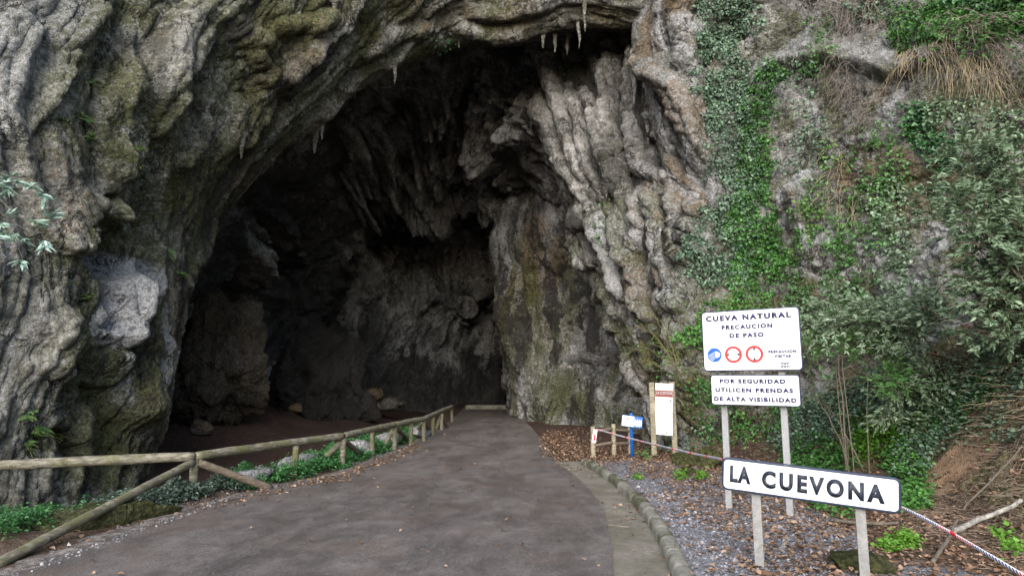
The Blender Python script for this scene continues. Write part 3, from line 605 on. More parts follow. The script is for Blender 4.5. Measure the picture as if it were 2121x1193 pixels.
def strip(name, fl, fr, y0, y1, z, mat, ny, nx, jit=.0, attrs=None):
    Y = np.linspace(y0, y1, ny); L = fl(Y); Rr = fr(Y)
    j1 = jit * fbm(Y * 1.3, 0 * Y, 5 + 0 * Y, 5, .65); j2 = jit * fbm(Y * 1.3, 0 * Y, 25 + 0 * Y, 5, .65)
    t = np.linspace(0, 1, nx)
    X = (L + j1)[:, None] * (1 - t) + (Rr + (.25 * j2 if name == 'road' else j2))[:, None] * t
    YY = np.repeat(Y[:, None], nx, 1)
    Z = z + .012 * fbm(X * .6, YY * .6, 0 * X, 3)
    p = np.stack([X, YY, Z], -1).reshape(-1, 3)
    o = link(name, mesh_np(name, p, grid_faces(ny, nx)[:, ::-1], True), mat); o['kind'] = 'structure'; return o
def asphalt():
    k = NT('worn_asphalt')
    n1 = k.noise(.8, 7, .66, dist=.25, co=k.map((1.2, .5, 1))); n2 = k.noise(2.2, 8, .68); n3 = k.noise(90, 3, .7); v = k.voro(70, out=1)
    vs = k.n('ShaderNodeSeparateColor'); k.put(vs.inputs[0], v)
    col = k.ramp(k.math('ADD', k.math('MULTIPLY', n1, .4), k.math('MULTIPLY', n2, .6)), [(.34, (.055, .046, .042)), (.47, (.092, .078, .071)), (.55, (.125, .107, .098)), (.67, (.20, .176, .165))])
    br = k.noise(.8, 5, .6, co=k.map((1, 1, 1), (7, 3, 1)))
    col = k.mix(k.math('MULTIPLY', k.mr(br, .5, .68), .55), col, (.125, .085, .06))
    col = k.mix(k.math('MULTIPLY', k.mr(k.noise(.9, 7, .7, co=k.map((1, .4, 1), (3, 8, 1))), .56, .66), .5), col, (.045, .042, .04))
    col = k.mix(k.math('MULTIPLY', vs.outputs[0], .55), col, k.mix(vs.outputs[1], (.04, .038, .036), (.30, .28, .27)))
    col = k.mix(k.mr(k.noise(34, 2, .5), .70, .74), col, (.42, .40, .39))
    h = k.math('ADD', k.math('MULTIPLY', n3, .6), k.math('ADD', k.math('MULTIPLY', vs.outputs[2], .6), n2))
    return k.fin(col, k.mr(n1, .38, .6, .34, .75), k.bump(h, .8, .014), .4)
M_asph = asphalt()
strip('road', roadL, roadR, 3.0, 58, .03, M_asph, 900, 40, .16)
def concrete(name, a, b, moss=.5, sc=1.0):
    k = NT(name); n1 = k.noise(1.5 * sc, 6, .6); n2 = k.noise(11 * sc, 7, .7); n3 = k.noise(80, 3, .6)
    col = k.mix(k.mr(n2, .3, .7), a, b)
    col = k.mix(k.math('MULTIPLY', k.mr(k.math('ADD', n1, k.math('MULTIPLY', k.math('SUBTRACT', n2, .5), .6)), .42, .62), moss), col, (.06, .062, .03))
    col = k.mix(k.math('MULTIPLY', k.mr(n3, .55, .7), .4), col, (.05, .045, .04))
    return k.fin(col, .9, k.bump(k.math('ADD', n2, n3), .5, .02), .2)
M_conc = concrete('gutter_concrete', (.135, .122, .10), (.26, .24, .20), .45)
strip('gutter', lambda Y: roadR(Y) - .3, lambda Y: kerbL(Y) + .04, 3.0, KY1 + .6, .012, M_conc, 160, 12, .0)
k = NT('gravel_margin'); n2 = k.noise(6, 7, .7); vo = k.voro(70, out=1); vs = k.n('ShaderNodeSeparateColor'); k.put(vs.inputs[0], vo)
M_marg = k.fin(k.mix(k.mr(n2, .4, .62), (.10, .085, .072), k.mix(vs.outputs[0], (.16, .14, .13), (.36, .33, .31))), .95, k.bump(k.voro(70), .8, .02), .2)
strip('road_margin', lambda Y: roadL(Y) - .38, lambda Y: roadL(Y) + .4, 3.0, 26, .016, M_marg, 260, 10, .2)

# kerb: cast blocks with a rounded, worn arris, set in a curve
M_kerb = concrete('kerb_concrete', (.15, .145, .12), (.30, .29, .25), .9, 1.3)
Y = np.arange(KY0, KY1, .045); X = kerbL(Y)
prof = np.array([(-.005, -.1), (.0, .09), (.02, .135), (.06, .158), (.15, .162), (.19, .15), (.20, -.1)])
tx = np.gradient(X); ty = np.gradient(Y); ln = np.hypot(tx, ty); nx_, ny_ = ty / ln, -tx / ln
wob = .012 * fbm(Y * 2, 0 * Y, 1 + 0 * Y, 3)
dist = np.r_[0, np.cumsum(np.hypot(np.diff(X), np.diff(Y)))]
joint = np.exp(-(((dist % .62) - .31) / .022) ** 2)
V = np.stack([np.stack([X + nx_ * (q[0] + wob * (.3 + i * .1)), Y + ny_ * q[0], q[1] + .01 * fbm(Y * 3, 0 * Y, i + 0 * Y, 3) - joint * (.035 if 1 <= i <= 5 else 0)], -1) for i, q in enumerate(prof)], 1)
V[:, 1:3, 0] += (joint * .03 * nx_)[:, None]
o = link('kerb', mesh_np('kerb', V.reshape(-1, 3), grid_faces(len(Y), len(prof))[:, ::-1], True), M_kerb); o['kind'] = 'structure'
# far kerb across the end of the lit road
kb = MB(); kb.box((np.mean([G(980, 848)[0], G(1066, 848)[0]]), G(1020, 848)[1], .14), (2.0, 0, 0), (0, .25, 0), (0, 0, .18))
tag(kb.build('kerb', M_kerb, None, False, .04), kind='structure')
# ------------------------------------------------------------------ materials for made things
def simple(name, col, rough=.6, spec=.4, metal=0.0, var=.15, sc=8, bump=.0, dirt=None):
    k = NT(name); n = k.noise(sc, 6, .65); n2 = k.noise(sc * 6, 4, .6)
    c2 = tuple(q * (1 - var * 2) for q in col)
    c = k.mix(k.mr(k.math('ADD', k.math('MULTIPLY', n, .6), k.math('MULTIPLY', n2, .4)), .35, .65), c2, col)
    if dirt: c = k.mix(k.math('MULTIPLY', k.mr(k.noise(sc * 1.7, 8, .72), dirt[1], dirt[1] + .12), dirt[2]), c, dirt[0])
    k.bs.inputs['Metallic'].default_value = metal
    return k.fin(c, rough, k.bump(n2, bump, .01) if bump else None, spec)
def wood(name, a, b, green=.5):
    k = NT(name); n = k.noise(5, 7, .65, co=k.map((1, 1, 1))); st = k.noise(26, 5, .6, co=k.map((.22, .22, 1))); g_ = k.noise(2.3, 6, .65)
    c = k.mix(k.mr(st, .35, .65), a, b); c = k.mix(k.mr(n, .55, .72), c, (.07, .055, .04))
    c = k.mix(k.math('MULTIPLY', k.mr(g_, .42, .62), green), c, (.11, .115, .05))
    c = k.mix(k.math('MULTIPLY', k.mr(k.noise(17, 5, .6), .6, .68), .6), c, (.33, .33, .28))
    return k.fin(c, .85, k.bump(k.math('ADD', st, n), .6, .015), .25)
M_log = wood('weathered_log', (.10, .09, .07), (.25, .23, .18), .85)
M_logd = wood('dark_log', (.10, .078, .06), (.19, .15, .12), .25)
M_post = wood('pale_post', (.22, .19, .14), (.36, .32, .24), .35)
M_galv = simple('galvanised_steel', (.36, .365, .375), .5, .5, .25, .12, 14, .1, ((.20, .20, .17), .58, .6))
M_conpost = simple('grey_concrete_post', (.29, .29, .285), .85, .3, 0, .18, 9, .3, ((.20, .17, .10), .56, .6))
M_white = simple('white_enamel', (.80, .81, .83), .35, .5, 0, .015, 5, 0, ((.42, .42, .34), .57, .5))
M_oldwhite = simple('worn_white_enamel', (.78, .79, .78), .5, .4, 0, .03, 5, .1, ((.30, .26, .17), .55, .75))
M_navy = simple('navy_enamel', (.018, .026, .075), .4, .5, 0, .1, 6)
M_oldnavy = simple('worn_navy_enamel', (.02, .035, .075), .5, .4, 0, .2, 8, .3, ((.42, .44, .45), .63, .8))
M_letter = simple('worn_letter_paint', (.018, .026, .045), .55, .4, 0, .2, 9, .2, ((.30, .32, .28), .62, .85))
M_txt = simple('navy_lettering', (.022, .022, .095), .5, .4, 0, .05, 8)
M_red = simple('sign_red', (.72, .03, .03), .45, .5, 0, .03, 5); M_blue = simple('sign_blue', (.01, .10, .52), .45, .5, 0, .03, 5)
M_black = simple('black_print', (.02, .02, .025), .5)
M_bluepost = simple('blue_post_paint', (.006, .12, .48), .45, .5, 0, .08, 8)
M_brownband = simple('red_brown_print', (.24, .06, .045), .5, .4, 0, .1, 10)
M_grey = simple('pale_print', (.55, .56, .57), .6)
M_stone = rock_material('pale_coping_stone', 1.6, (1, .99, .95), specks=0)
M_boulder = rock_material('cave_boulder', .55, (1, .85, .62), specks=0)

# ------------------------------------------------------------------ sign helpers
class Frame:
    """a flat panel in space: u runs 0-1 along its width, v 0-1 from the top down"""
    def __init__(s, bl, br, h):
        s.bl = np.array(bl); d = np.array(br) - s.bl; s.w = np.linalg.norm(d); s.x = d / s.w
        z = np.array([0, 0, 1.]); s.z = z - s.x * z.dot(s.x); s.z /= np.linalg.norm(s.z); s.h = h
        s.n = np.cross(s.x, s.z)                                      # towards the viewer
        if s.n.dot(-s.bl + np.array([0, 0, CAMZ])) < 0: s.n = -s.n
    def at(s, u, v, d=0.0): return s.bl + s.x * s.w * u + s.z * s.h * (1 - v) + s.n * d
def poly_prism(fr, pts2, d0, d1, bm=None):
    """pts2 in metres (x right, z up from the lower left corner) extruded from depth d0 to d1 (front)"""
    bm = bm or bmesh.new()
    a = [bm.verts.new(fr.bl + fr.x * p[0] + fr.z * p[1] + fr.n * d0) for p in pts2]
    b = [bm.verts.new(fr.bl + fr.x * p[0] + fr.z * p[1] + fr.n * d1) for p in pts2]
    bm.faces.new(b); bm.faces.new(a[::-1]); n = len(a)
    for i in range(n): bm.faces.new([a[i], a[(i + 1) % n], b[(i + 1) % n], b[i]])
    return bm
def rrect(x0, y0, x1, y1, r, n=7):
    o = []
    for cx, cy, a0 in ((x1 - r, y1 - r, 0), (x0 + r, y1 - r, 90), (x0 + r, y0 + r, 180), (x1 - r, y0 + r, 270)):
        for i in range(n + 1):
            a = R(a0 + 90 * i / n); o.append((cx + r * math.cos(a), cy + r * math.sin(a)))
    return o
def circ(cx, cy, r, n=40): return [(cx + r * math.cos(2 * math.pi * i / n), cy + r * math.sin(2 * math.pi * i / n)) for i in range(n)]
def bm_obj(name, bm, mat, parent=None, bevel=0, root=None):
    bmesh.ops.recalc_face_normals(bm, faces=bm.faces)
    if bevel: bmesh.ops.bevel(bm, geom=[e for e in bm.edges if e.calc_face_angle(0) > 1.0], offset=bevel, segments=2, affect='EDGES', profile=.5)
    me = bpy.data.meshes.new(name); bm.to_mesh(me); bm.free(); o = link(name, me, mat)
    if parent is not None: setp_deep(o, parent)
    return o
def setp_deep(o, parent):
    o.parent = parent
    if parent.type == 'EMPTY': o.matrix_parent_inverse = Matrix.Translation(-Vector(parent.location))
    return o
def text2d(s, weight=.0, spacing=1.0):
    cu = bpy.data.curves.new('lettering', 'FONT'); cu.body = s; cu.size = 1; cu.offset = weight; cu.space_character = spacing; cu.resolution_u = 4
    ob = bpy.data.objects.new('lettering', cu); C.objects.link(ob)
    bpy.context.view_layer.update()
    me = bpy.data.meshes.new_from_object(ob.evaluated_get(bpy.context.evaluated_depsgraph_get()))
    bpy.data.objects.remove(ob); bpy.data.curves.remove(cu)
    return me
def lettering(fr, s, u0, u1, vc, hv, mat, parent, weight=.02, spacing=1.1, depth=.0045, name='lettering', lift=.0035):
    me = text2d(s, weight, spacing); n = len(me.vertices); co = np.empty(n * 3); me.vertices.foreach_get('co', co); co = co.reshape(-1, 3)
    lo, hi = co.min(0), co.max(0)
    ux = u0 + (co[:, 0] - lo[0]) / (hi[0] - lo[0]) * (u1 - u0); vy = (vc + hv / 2) - (co[:, 1] - lo[1]) / (hi[1] - lo[1]) * hv
    w = np.array([fr.at(a, b, depth + lift) for a, b in zip(ux, vy)])
    me.vertices.foreach_set('co', w.astype(np.float32).ravel()); me.update()
    bm = bmesh.new(); bm.from_mesh(me); bpy.data.meshes.remove(me)
    ext = bmesh.ops.extrude_face_region(bm, geom=list(bm.faces)); vs = [e for e in ext['geom'] if isinstance(e, bmesh.types.BMVert)]
    bmesh.ops.translate(bm, vec=Vector(fr.n * -.003), verts=vs)
    return bm_obj(name, bm, mat, parent)
def panel(fr, root, m_edge, m_face, border, r, thick, name='panel', bevel=.006):
    w, h = fr.w, fr.h
    p = bm_obj(name, poly_prism(fr, rrect(0, 0, w, h, r), -thick, 0), m_edge, root, bevel)
    f = bm_obj('face', poly_prism(fr, rrect(border, border, w - border, h - border, max(r - border, .01)), -.002, .004), m_face, p)
    return p
def cpost(root, a, b, w, d, mat, xdir, name='post', channel=True):
    """upright from a to b, a C-channel that opens to the back, w wide and d deep"""
    a = np.array(a); b = np.array(b); xd = np.array(xdir); z = (b - a) / np.linalg.norm(b - a); yd = np.cross(z, xd); yd /= np.linalg.norm(yd); xd = np.cross(yd, z)
    if yd.dot(np.array([0, 0, CAMZ]) - a) > 0: yd = -yd               # away from the viewer
    bm = bmesh.new(); t = .008
    pr = [(-w / 2, 0), (w / 2, 0), (w / 2, d), (w / 2 - t, d), (w / 2 - t, t), (-w / 2 + t, t), (-w / 2 + t, d), (-w / 2, d)] if channel else [(-w / 2, 0), (w / 2, 0), (w / 2, d), (-w / 2, d)]
    lo = [bm.verts.new(a + xd * p[0] + yd * p[1]) for p in pr]; hi = [bm.verts.new(b + xd * p[0] + yd * p[1]) for p in pr]; n = len(pr)
    bm.faces.new(hi); bm.faces.new(lo[::-1])
    for i in range(n): bm.faces.new([lo[i], lo[(i + 1) % n], hi[(i + 1) % n], hi[i]])
    return bm_obj(name, bm, mat, root, .003)

# ------------------------------------------------------------------ the two-panel warning sign
f1 = Frame(P(1458, 769, 10.85), P(1664, 767, 9.95), 1.0)
f1.h = .5 * (np.linalg.norm(np.array(P(1455, 648, 10.85)) - P(1458, 769, 10.85)) + np.linalg.norm(np.array(P(1658, 633, 9.95)) - P(1664, 767, 9.95)))
b0 = np.array(P(1498, 900, 10.7)); b1 = np.array(P(1622, 900, 10.15))
root = empty('warning_sign', (b0[0], b0[1], ground_z(b0[0], b0[1]))); bpy.context.view_layer.update()
tag(root, 'tall white cave warning sign with two panels and round symbols on grey posts', 'warning sign')
p = panel(f1, root, M_navy, M_white, .018, .07, .035); p['label'] = 'larger upper panel with three round symbols'
for s_, u0, u1, vc, hv in (('CUEVA NATURAL', .05, .92, .122, .093), ('PRECAUCION', .215, .735, .28, .075), ('DE PASO', .295, .645, .42, .075)):
    lettering(f1, s_, u0, u1, vc, hv, M_txt, p, .06, 1.35)
W_, H_ = f1.w, f1.h
def ring(fr, cu, cv, r0, r1, mat, parent, name='symbol_ring'):
    bm = bmesh.new(); n = 48; cx, cy = cu * fr.w, (1 - cv) * fr.h; vs = []
    for r, d in ((r0, .004), (r0, .008), (r1, .008), (r1, .004)):
        vs.append([bm.verts.new(fr.bl + fr.x * (cx + r * math.cos(2 * math.pi * i / n)) + fr.z * (cy + r * math.sin(2 * math.pi * i / n)) + fr.n * d) for i in range(n)])
    for a, b in zip(vs[:-1], vs[1:]):
        for i in range(n): bm.faces.new([a[i], a[(i + 1) % n], b[(i + 1) % n], b[i]])
    return bm_obj(name, bm, mat, parent)
def tri(fr, pts, mat, parent, name='arrow_mark'): return bm_obj(name, poly_prism(fr, pts, .003, .0075), mat, parent)
vy_ = (1 - .73) * H_
c = bm_obj('blue_symbol', poly_prism(f1, circ(.125 * W_, vy_, .076 * W_), .003, .008), M_blue, p)
bm = bmesh.new(); cx = .125 * W_; r_ = .076 * W_
lamp = [(cx + .16 * r_, vy_ - .42 * r_)] + [(cx + .16 * r_ + .62 * r_ * math.cos(a), vy_ + .04 * r_ + .46 * r_ * math.sin(a)) for a in np.linspace(-math.pi / 2, math.pi / 2, 14)] + [(cx + .1 * r_, vy_ + .48 * r_)]
poly_prism(f1, lamp, .006, .011, bm)
for i in range(4):
    y0 = .40 - .28 * i
    a0 = (cx + .04 * r_, vy_ + y0 * r_); a1 = (cx - (.86 - .12 * i) * r_, vy_ + (y0 - .52 + .03 * i) * r_)
    poly_prism(f1, [a0, (a0[0], a0[1] - .075 * r_), (a1[0], a1[1] - .075 * r_), a1], .006, .011, bm)
bm_obj('headlamp_mark', bm, M_white, c)
for cu in (.325, .54): ring(f1, cu, .73, .089 * W_, .064 * W_, M_red, p)
q = .016 * W_
for sx in (-1, 1):
    ex = .325 * W_ + sx * .064 * W_; tri(f1, [(ex, vy_ + q), (ex - sx * 2 * q, vy_), (ex, vy_ - q)], M_black, p)
    ey = vy_ + sx * .064 * W_; tri(f1, [(.54 * W_ - q, ey), (.54 * W_ + q, ey), (.54 * W_, ey - sx * 2 * q)], M_black, p)
bx0, bx1, by0, by1 = .662 * W_, .963 * W_, (1 - .815) * H_, (1 - .655) * H_
bm = bmesh.new(); e = .007
for pts in ([(bx0, by0), (bx1, by0), (bx1, by0 + e), (bx0, by0 + e)], [(bx0, by1 - e), (bx1, by1 - e), (bx1, by1), (bx0, by1)], [(bx0, by0 + e), (bx0 + e, by0 + e), (bx0 + e, by1 - e), (bx0, by1 - e)], [(bx1 - e, by0 + e), (bx1, by0 + e), (bx1, by1 - e), (bx1 - e, by1 - e)]):
    poly_prism(f1, pts, .003, .0065, bm)
bm_obj('text_box_outline', bm, M_txt, p)
lettering(f1, 'PRECAUCION', .68, .945, .70, .046, M_txt, p, .08, 1.3); lettering(f1, 'VISITAS', .735, .893, .773, .046, M_txt, p, .08, 1.3)
lettering(f1, 'mm', .79, .875, .893, .034, M_txt, p, .03, 1.0); lettering(f1, 'mm', .79, .875, .938, .034, M_txt, p, .03, 1.0)
f2 = Frame(P(1474, 838, 10.78), P(1660, 843, 9.96), .5)
f2.h = .5 * (np.linalg.norm(np.array(P(1471, 776, 10.78)) - P(1474, 838, 10.78)) + np.linalg.norm(np.array(P(1656, 776, 9.96)) - P(1660, 843, 9.96)))
p2_ = panel(f2, root, M_navy, M_white, .015, .055, .035); p2_['label'] = 'smaller lower panel with three lines of lettering'
for s_, u0, u1, vc, hv in (('POR SEGURIDAD', .11, .85, .21, .145), ('UTILICEN PRENDAS', .055, .925, .50, .145), ('DE ALTA VISIBILIDAD', .035, .955, .795, .145)):
    lettering(f2, s_, u0, u1, vc, hv, M_txt, p2_, .06, 1.32)
for px_, pyb, Yd in ((1500, 1073, 10.82), (1623, 1093, 10.22)):
    b_ = P(px_, 845, Yd); gz = float(ground_z(b_[0], b_[1]))
    cpost(root, (b_[0], b_[1], gz - .3), (b_[0], b_[1], f1.at(.5, .1)[2]), .10, .06, M_galv, f1.x)
br = MB()
for fr, vs in ((f1, (.2, .8)), (f2, (.5,))):
    for v in vs:
        a_ = fr.at(.05, v, -.045); b_ = fr.at(.95, v, -.045); br.box((a_ + b_) / 2, (b_ - a_) / 2, fr.n * .008, fr.z * .02)
setp_deep(br.build('bracket', M_galv, None, False), root)

# ------------------------------------------------------------------ the place-name sign
f3 = Frame(P(1494, 1013, 7.72), P(1867, 1066, 6.92), .4)
f3.h = .5 * (np.linalg.norm(np.array(P(1491, 945, 7.72)) - P(1494, 1013, 7.72)) + np.linalg.norm(np.array(P(1864, 990, 6.92)) - P(1867, 1066, 6.92)))
b0 = np.array(P(1564, 1100, 7.65)); root = empty('place_name_sign', (b0[0], b0[1], ground_z(b0[0], b0[1]))); bpy.context.view_layer.update()
tag(root, 'worn long white village sign with navy rim reading LA CUEVONA on two short posts', 'village sign')
p = panel(f3, root, M_oldnavy, M_oldwhite, .026, .07, .06, bevel=.012)
lettering(f3, 'LA', .052, .178, .475, .51, M_letter, p, .05, 1.2); lettering(f3, 'CUEVONA', .245, .918, .51, .53, M_letter, p, .05, 1.35)
for u in (.205, .79):
    t_ = f3.at(u, .85, -.062); gz = float(ground_z(t_[0], t_[1])); cpost(root, (t_[0], t_[1], gz - .3), t_, .10, .10, M_conpost, f3.x, channel=False)

def bolts(fr, par, uv, mat, r=.013):
    for u, v in uv:
        cx, cy = u * fr.w, (1 - v) * fr.h; bm = poly_prism(fr, circ(cx, cy, r, 12), .003, .009); poly_prism(fr, circ(cx, cy, r * .55, 6), .008, .014, bm); bm_obj('bolt', bm, mat, par)
bolts(f1, bpy.data.objects['panel'], [(.2, .05), (.8, .05), (.2, .95), (.8, .95)], M_galv)
bolts(f2, p2_, [(.16, .06), (.84, .06), (.16, .94), (.84, .94)], M_galv, .01)
bolts(f3, p, [(.205, .14), (.205, .86), (.79, .14), (.79, .86)], M_galv, .011)

# ------------------------------------------------------------------ the information board
f4 = Frame(P(1356, 899, 19.0), P(1393, 902, 18.8), 1.5)
f4.h = np.linalg.norm(np.array(P(1352, 793, 19.0)) - P(1356, 899, 19.0))
b0 = np.array(P(1356, 940, 19.05)); root = empty('information_board', (b0[0], b0[1], ground_z(b0[0], b0[1]))); bpy.context.view_layer.update()
tag(root, 'tall narrow white information board with a red-brown heading between two pale wooden posts', 'information board')
p = bm_obj('panel', poly_prism(f4, [(0, 0), (f4.w, 0), (f4.w, f4.h), (0, f4.h)], -.02, 0), M_white, root)
bm_obj('heading_band', poly_prism(f4, [(.004, f4.h * .735), (f4.w - .004, f4.h * .735), (f4.w - .004, f4.h * .865), (.004, f4.h * .865)], -.001, .003), M_brownband, p)
lettering(f4, 'LA CUEVONA', .07, .97, .19, .062, M_grey, p, .02, 1.0); 
bm = bmesh.new(); rr = random.Random(3)
for i in range(26):
    v = .30 + i * .0185
    if i in (8, 17): continue
    x1 = f4.w * (.62 - (.2 if i in (7, 16, 25) else .03 * rr.random())); y = f4.h * (1 - v)
    poly_prism(f4, [(f4.w * .08, y), (x1, y), (x1, y + .007), (f4.w * .08, y + .007)], .001, .003, bm)
bm_obj('printed_text', bm, M_grey, p)
ring(f4, .87, .60, .085, .072, M_brownband, p, 'round_symbol')
bm_obj('symbol_mark', poly_prism(f4, [(f4.w * .8, f4.h * .385), (f4.w * .93, f4.h * .41), (f4.w * .9, f4.h * .425), (f4.w * .86, f4.h * .405)], .001, .005), M_txt, p)
bm_obj('printed_mark', poly_prism(f4, [(f4.w * .84, f4.h * .67), (f4.w * .95, f4.h * .61), (f4.w * .93, f4.h * .66), (f4.w * .86, f4.h * .71)], .001, .005), M_txt, p)
bm_obj('printed_mark', poly_prism(f4, [(f4.w * .62, f4.h * .035), (f4.w * .72, f4.h * .035), (f4.w * .72, f4.h * .058), (f4.w * .62, f4.h * .058)], .001, .005), M_txt, p)
for (pxt, pyt, pxb, pyb) in ((1349.5, 792, 1355.5, 951), (1391.5, 791, 1398.5, 937)):
    t_ = np.array(P(pxt, pyt, 18.98)); g0 = float(ground_z(t_[0], t_[1]))
    b_ = np.array(P(pxb, pyb, 18.98)); b_[2] = min(b_[2], g0) - .15
    cpost(root, b_, t_, .145, .12, M_post, f4.x, channel=False)

# ------------------------------------------------------------------ small blue signpost with two arrow-shaped wings
root0 = P(1309, 935, 18.6); root = empty('blue_signpost', (root0[0], root0[1], ground_z(root0[0], root0[1]))); bpy.context.view_layer.update()
tag(root, 'small blue signpost with a white and blue plate beside the low log fence', 'signpost')
mb = MB(); gz = float(ground_z(root0[0], root0[1])); tp = P(1309, 855, 18.6); mb.tube([(root0[0], root0[1], gz - .2), (root0[0], root0[1], tp[2] - .03), (root0[0], root0[1], tp[2])], [.048, .048, .04], 14)
setp_deep(mb.build('post', M_bluepost), root)
f5 = Frame(P(1287, 881, 18.55), P(1330, 887, 18.4), .35); f5.h = np.linalg.norm(np.array(P(1287, 858, 18.55)) - P(1287, 881, 18.55)); f5.bl = f5.bl + f5.n * .06
p = bm_obj('panel', poly_prism(f5, rrect(0, 0, f5.w, f5.h, .03), -.02, 0), M_bluepost, root, .004)
bm_obj('face', poly_prism(f5, rrect(.012, .012, f5.w * .60, f5.h - .012, .02), -.001, .004), M_white, p)
zz = [(f5.w * .63, .02)] + [(f5.w * (.63 + .335 * i / 8), f5.h * ((.86 if i % 2 else .5) - .02 * (i % 3))) for i in range(9)] + [(f5.w * .965, .03)] + [(f5.w * (.965 - .335 * i / 8), f5.h * (.30 if i % 2 else .05)) for i in range(1, 8)]
bm_obj('white_mark', poly_prism(f5, zz, -.001, .004), M_white, p)
bm = bmesh.new()
for i, (a_, b_) in enumerate(((.08, .52), (.08, .5), (.08, .44))):
    y = f5.h * (.40 - .11 * i); poly_prism(f5, [(f5.w * a_, y), (f5.w * b_, y), (f5.w * b_, y + .012), (f5.w * a_, y + .012)], .003, .006, bm)
bm_obj('printed_text', bm, M_txt, p)
bm = bmesh.new(); cx, cy = f5.w * .30, f5.h * .66
for a_ in (20, 75, 130, 170):
    d = np.array([math.cos(R(a_)), math.sin(R(a_))]); n_ = np.array([-d[1], d[0]]) * .008; c_ = np.array([cx, cy])
    poly_prism(f5, [tuple(c_ - n_), tuple(c_ + d * .07 - n_), tuple(c_ + d * .07 + n_), tuple(c_ + n_)], .003, .006, bm)
bm_obj('emblem', bm, M_red, p)

# ------------------------------------------------------------------ low log fence on the right
root0 = P(1228, 950, 18.9); root = empty('log_fence', (root0[0], root0[1], ground_z(root0[0], root0[1]))); bpy.context.view_layer.update()
tag(root, 'short brown log fence of three posts and two rails at the end of the kerb', 'fence')
def logv(path, rad, jit=.004, seg=12):
    q = polyres(path, max(6, int(np.linalg.norm(np.diff(np.array(path), axis=0), axis=1).sum() / .12)))
    q = q + jit * np.stack([fbm(q[:, 0] * 2 + a, q[:, 1] * 2, q[:, 2] * 2, 2) for a in (1, 5, 9)], 1)
    r = rad * (1 + .07 * fbm(q[:, 0] * 3, q[:, 1] * 3, q[:, 2] * 3, 2)); r = np.atleast_1d(r); r[0] *= .93; r[-1] *= .93
    return q, r
def logo(name, path, rad, mat, root, jit=.004):
    return setp_deep(MB().tube(*logv(path, rad, jit), seg=12).build(name, mat), root)
FP = []
for (px_, pyt, Yd) in ((1228, 883, 18.9), (1270.5, 878, 19.3), (1304.5, 885, 19.6)):
    t_ = np.array(P(px_, pyt, Yd)); gz = float(ground_z(t_[0], t_[1])); FP.append((t_, gz))
    logo('post', [(t_[0], t_[1], gz - .25), (t_[0], t_[1], (gz + t_[2]) / 2), tuple(t_)], .072, M_post, root)
for hf in (.82, .36):
    for (a_, g1), (b_, g2) in zip(FP[:-1], FP[1:]):
        logo('rail', [(a_[0], a_[1], g1 + (a_[2] - g1) * hf), ((a_[0] + b_[0]) / 2, (a_[1] + b_[1]) / 2, (g1 + g2) / 2 + ((a_[2] - g1) + (b_[2] - g2)) / 2 * (hf + .02)), (b_[0], b_[1], g2 + (b_[2] - g2) * (hf + .04))], .05, M_logd, root)
t_, gz = FP[0]
fs = Frame((t_[0] - .055, t_[1] - .078, gz + .42), (t_[0] + .06, t_[1] - .07, gz + .40), .38)
p = bm_obj('notice_sticker', poly_prism(fs, [(0, 0), (fs.w, 0), (fs.w, fs.h), (0, fs.h)], -.003, .003), M_white, root)
bm_obj('printed_mark', poly_prism(fs, [(fs.w * .3, .06), (fs.w * .75, .06), (fs.w * .8, .2), (fs.w * .4, .3)], .002, .005), M_red, p)

# ------------------------------------------------------------------ the long wooden railing on the left
def RZ(px, py, z): return np.array(G(px, py, z))
RAILZ = .79
posts = [(404, 945, 1), (613, 917, 0), (711, 903, 1), (772, 887, 0), (818, 879, 1), (852, 872, 0), (878, 867, 1), (897, 860, 0), (915, 853, 1), (936, 842, 0)]
pp = [RZ(a, b, RAILZ) for a, b, _ in posts]
root = empty('wooden_railing', tuple(pp[0] * [1, 1, 0] + [0, 0, ground_z(pp[0][0], pp[0][1])])); bpy.context.view_layer.update()
tag(root, 'long weathered log railing with diagonal braces curving along the left edge of the road', 'railing')
st = RZ(-140, 972, RAILZ)
ends = [st] + [pp[0]] + [pp[2]] + [pp[4]] + [pp[6]] + [pp[9]]
for a_, b_ in zip(ends[:-1], ends[1:]):
    d = (b_ - a_) / np.linalg.norm(b_ - a_)
    logo('rail', [tuple(a_ + d * .01), tuple((a_ + b_) / 2 + np.array([0, 0, .01])), tuple(b_ - d * .01)], .088, M_log, root, .006)
for (a, b, br_), t_ in zip(posts, pp):
    gz = float(ground_z(t_[0], t_[1]))
    logo('post', [(t_[0], t_[1], min(gz, -.05) - .2), (t_[0], t_[1], .35), (t_[0], t_[1], RAILZ - .07)], .075, M_log, root)
def brace(t_, gpx, gpy, gz, top=.70, mat=None): 
    e_ = RZ(gpx, gpy, gz); a_ = np.array([t_[0], t_[1], top]); d = e_ - a_
    a_ = a_ + d / np.linalg.norm(d) * .06
    logo('brace', [tuple(a_), tuple((a_ + e_) / 2), tuple(e_)], .072, mat or M_log, root)
brace(pp[0], -20, 1176, .0); brace(pp[0], 562, 1012, .02, mat=M_logd)
brace(pp[2], 650, 970, .03); brace(pp[2], 752, 945, .03, mat=M_logd)
brace(pp[4], 790, 930, .03); brace(pp[4], 845, 910, .03, mat=M_logd)
brace(pp[6], 856, 904, .02); brace(pp[6], 895, 898, .02, mat=M_logd)
brace(pp[8], 903, 890, .02); brace(pp[8], 927, 886, .02, mat=M_logd)

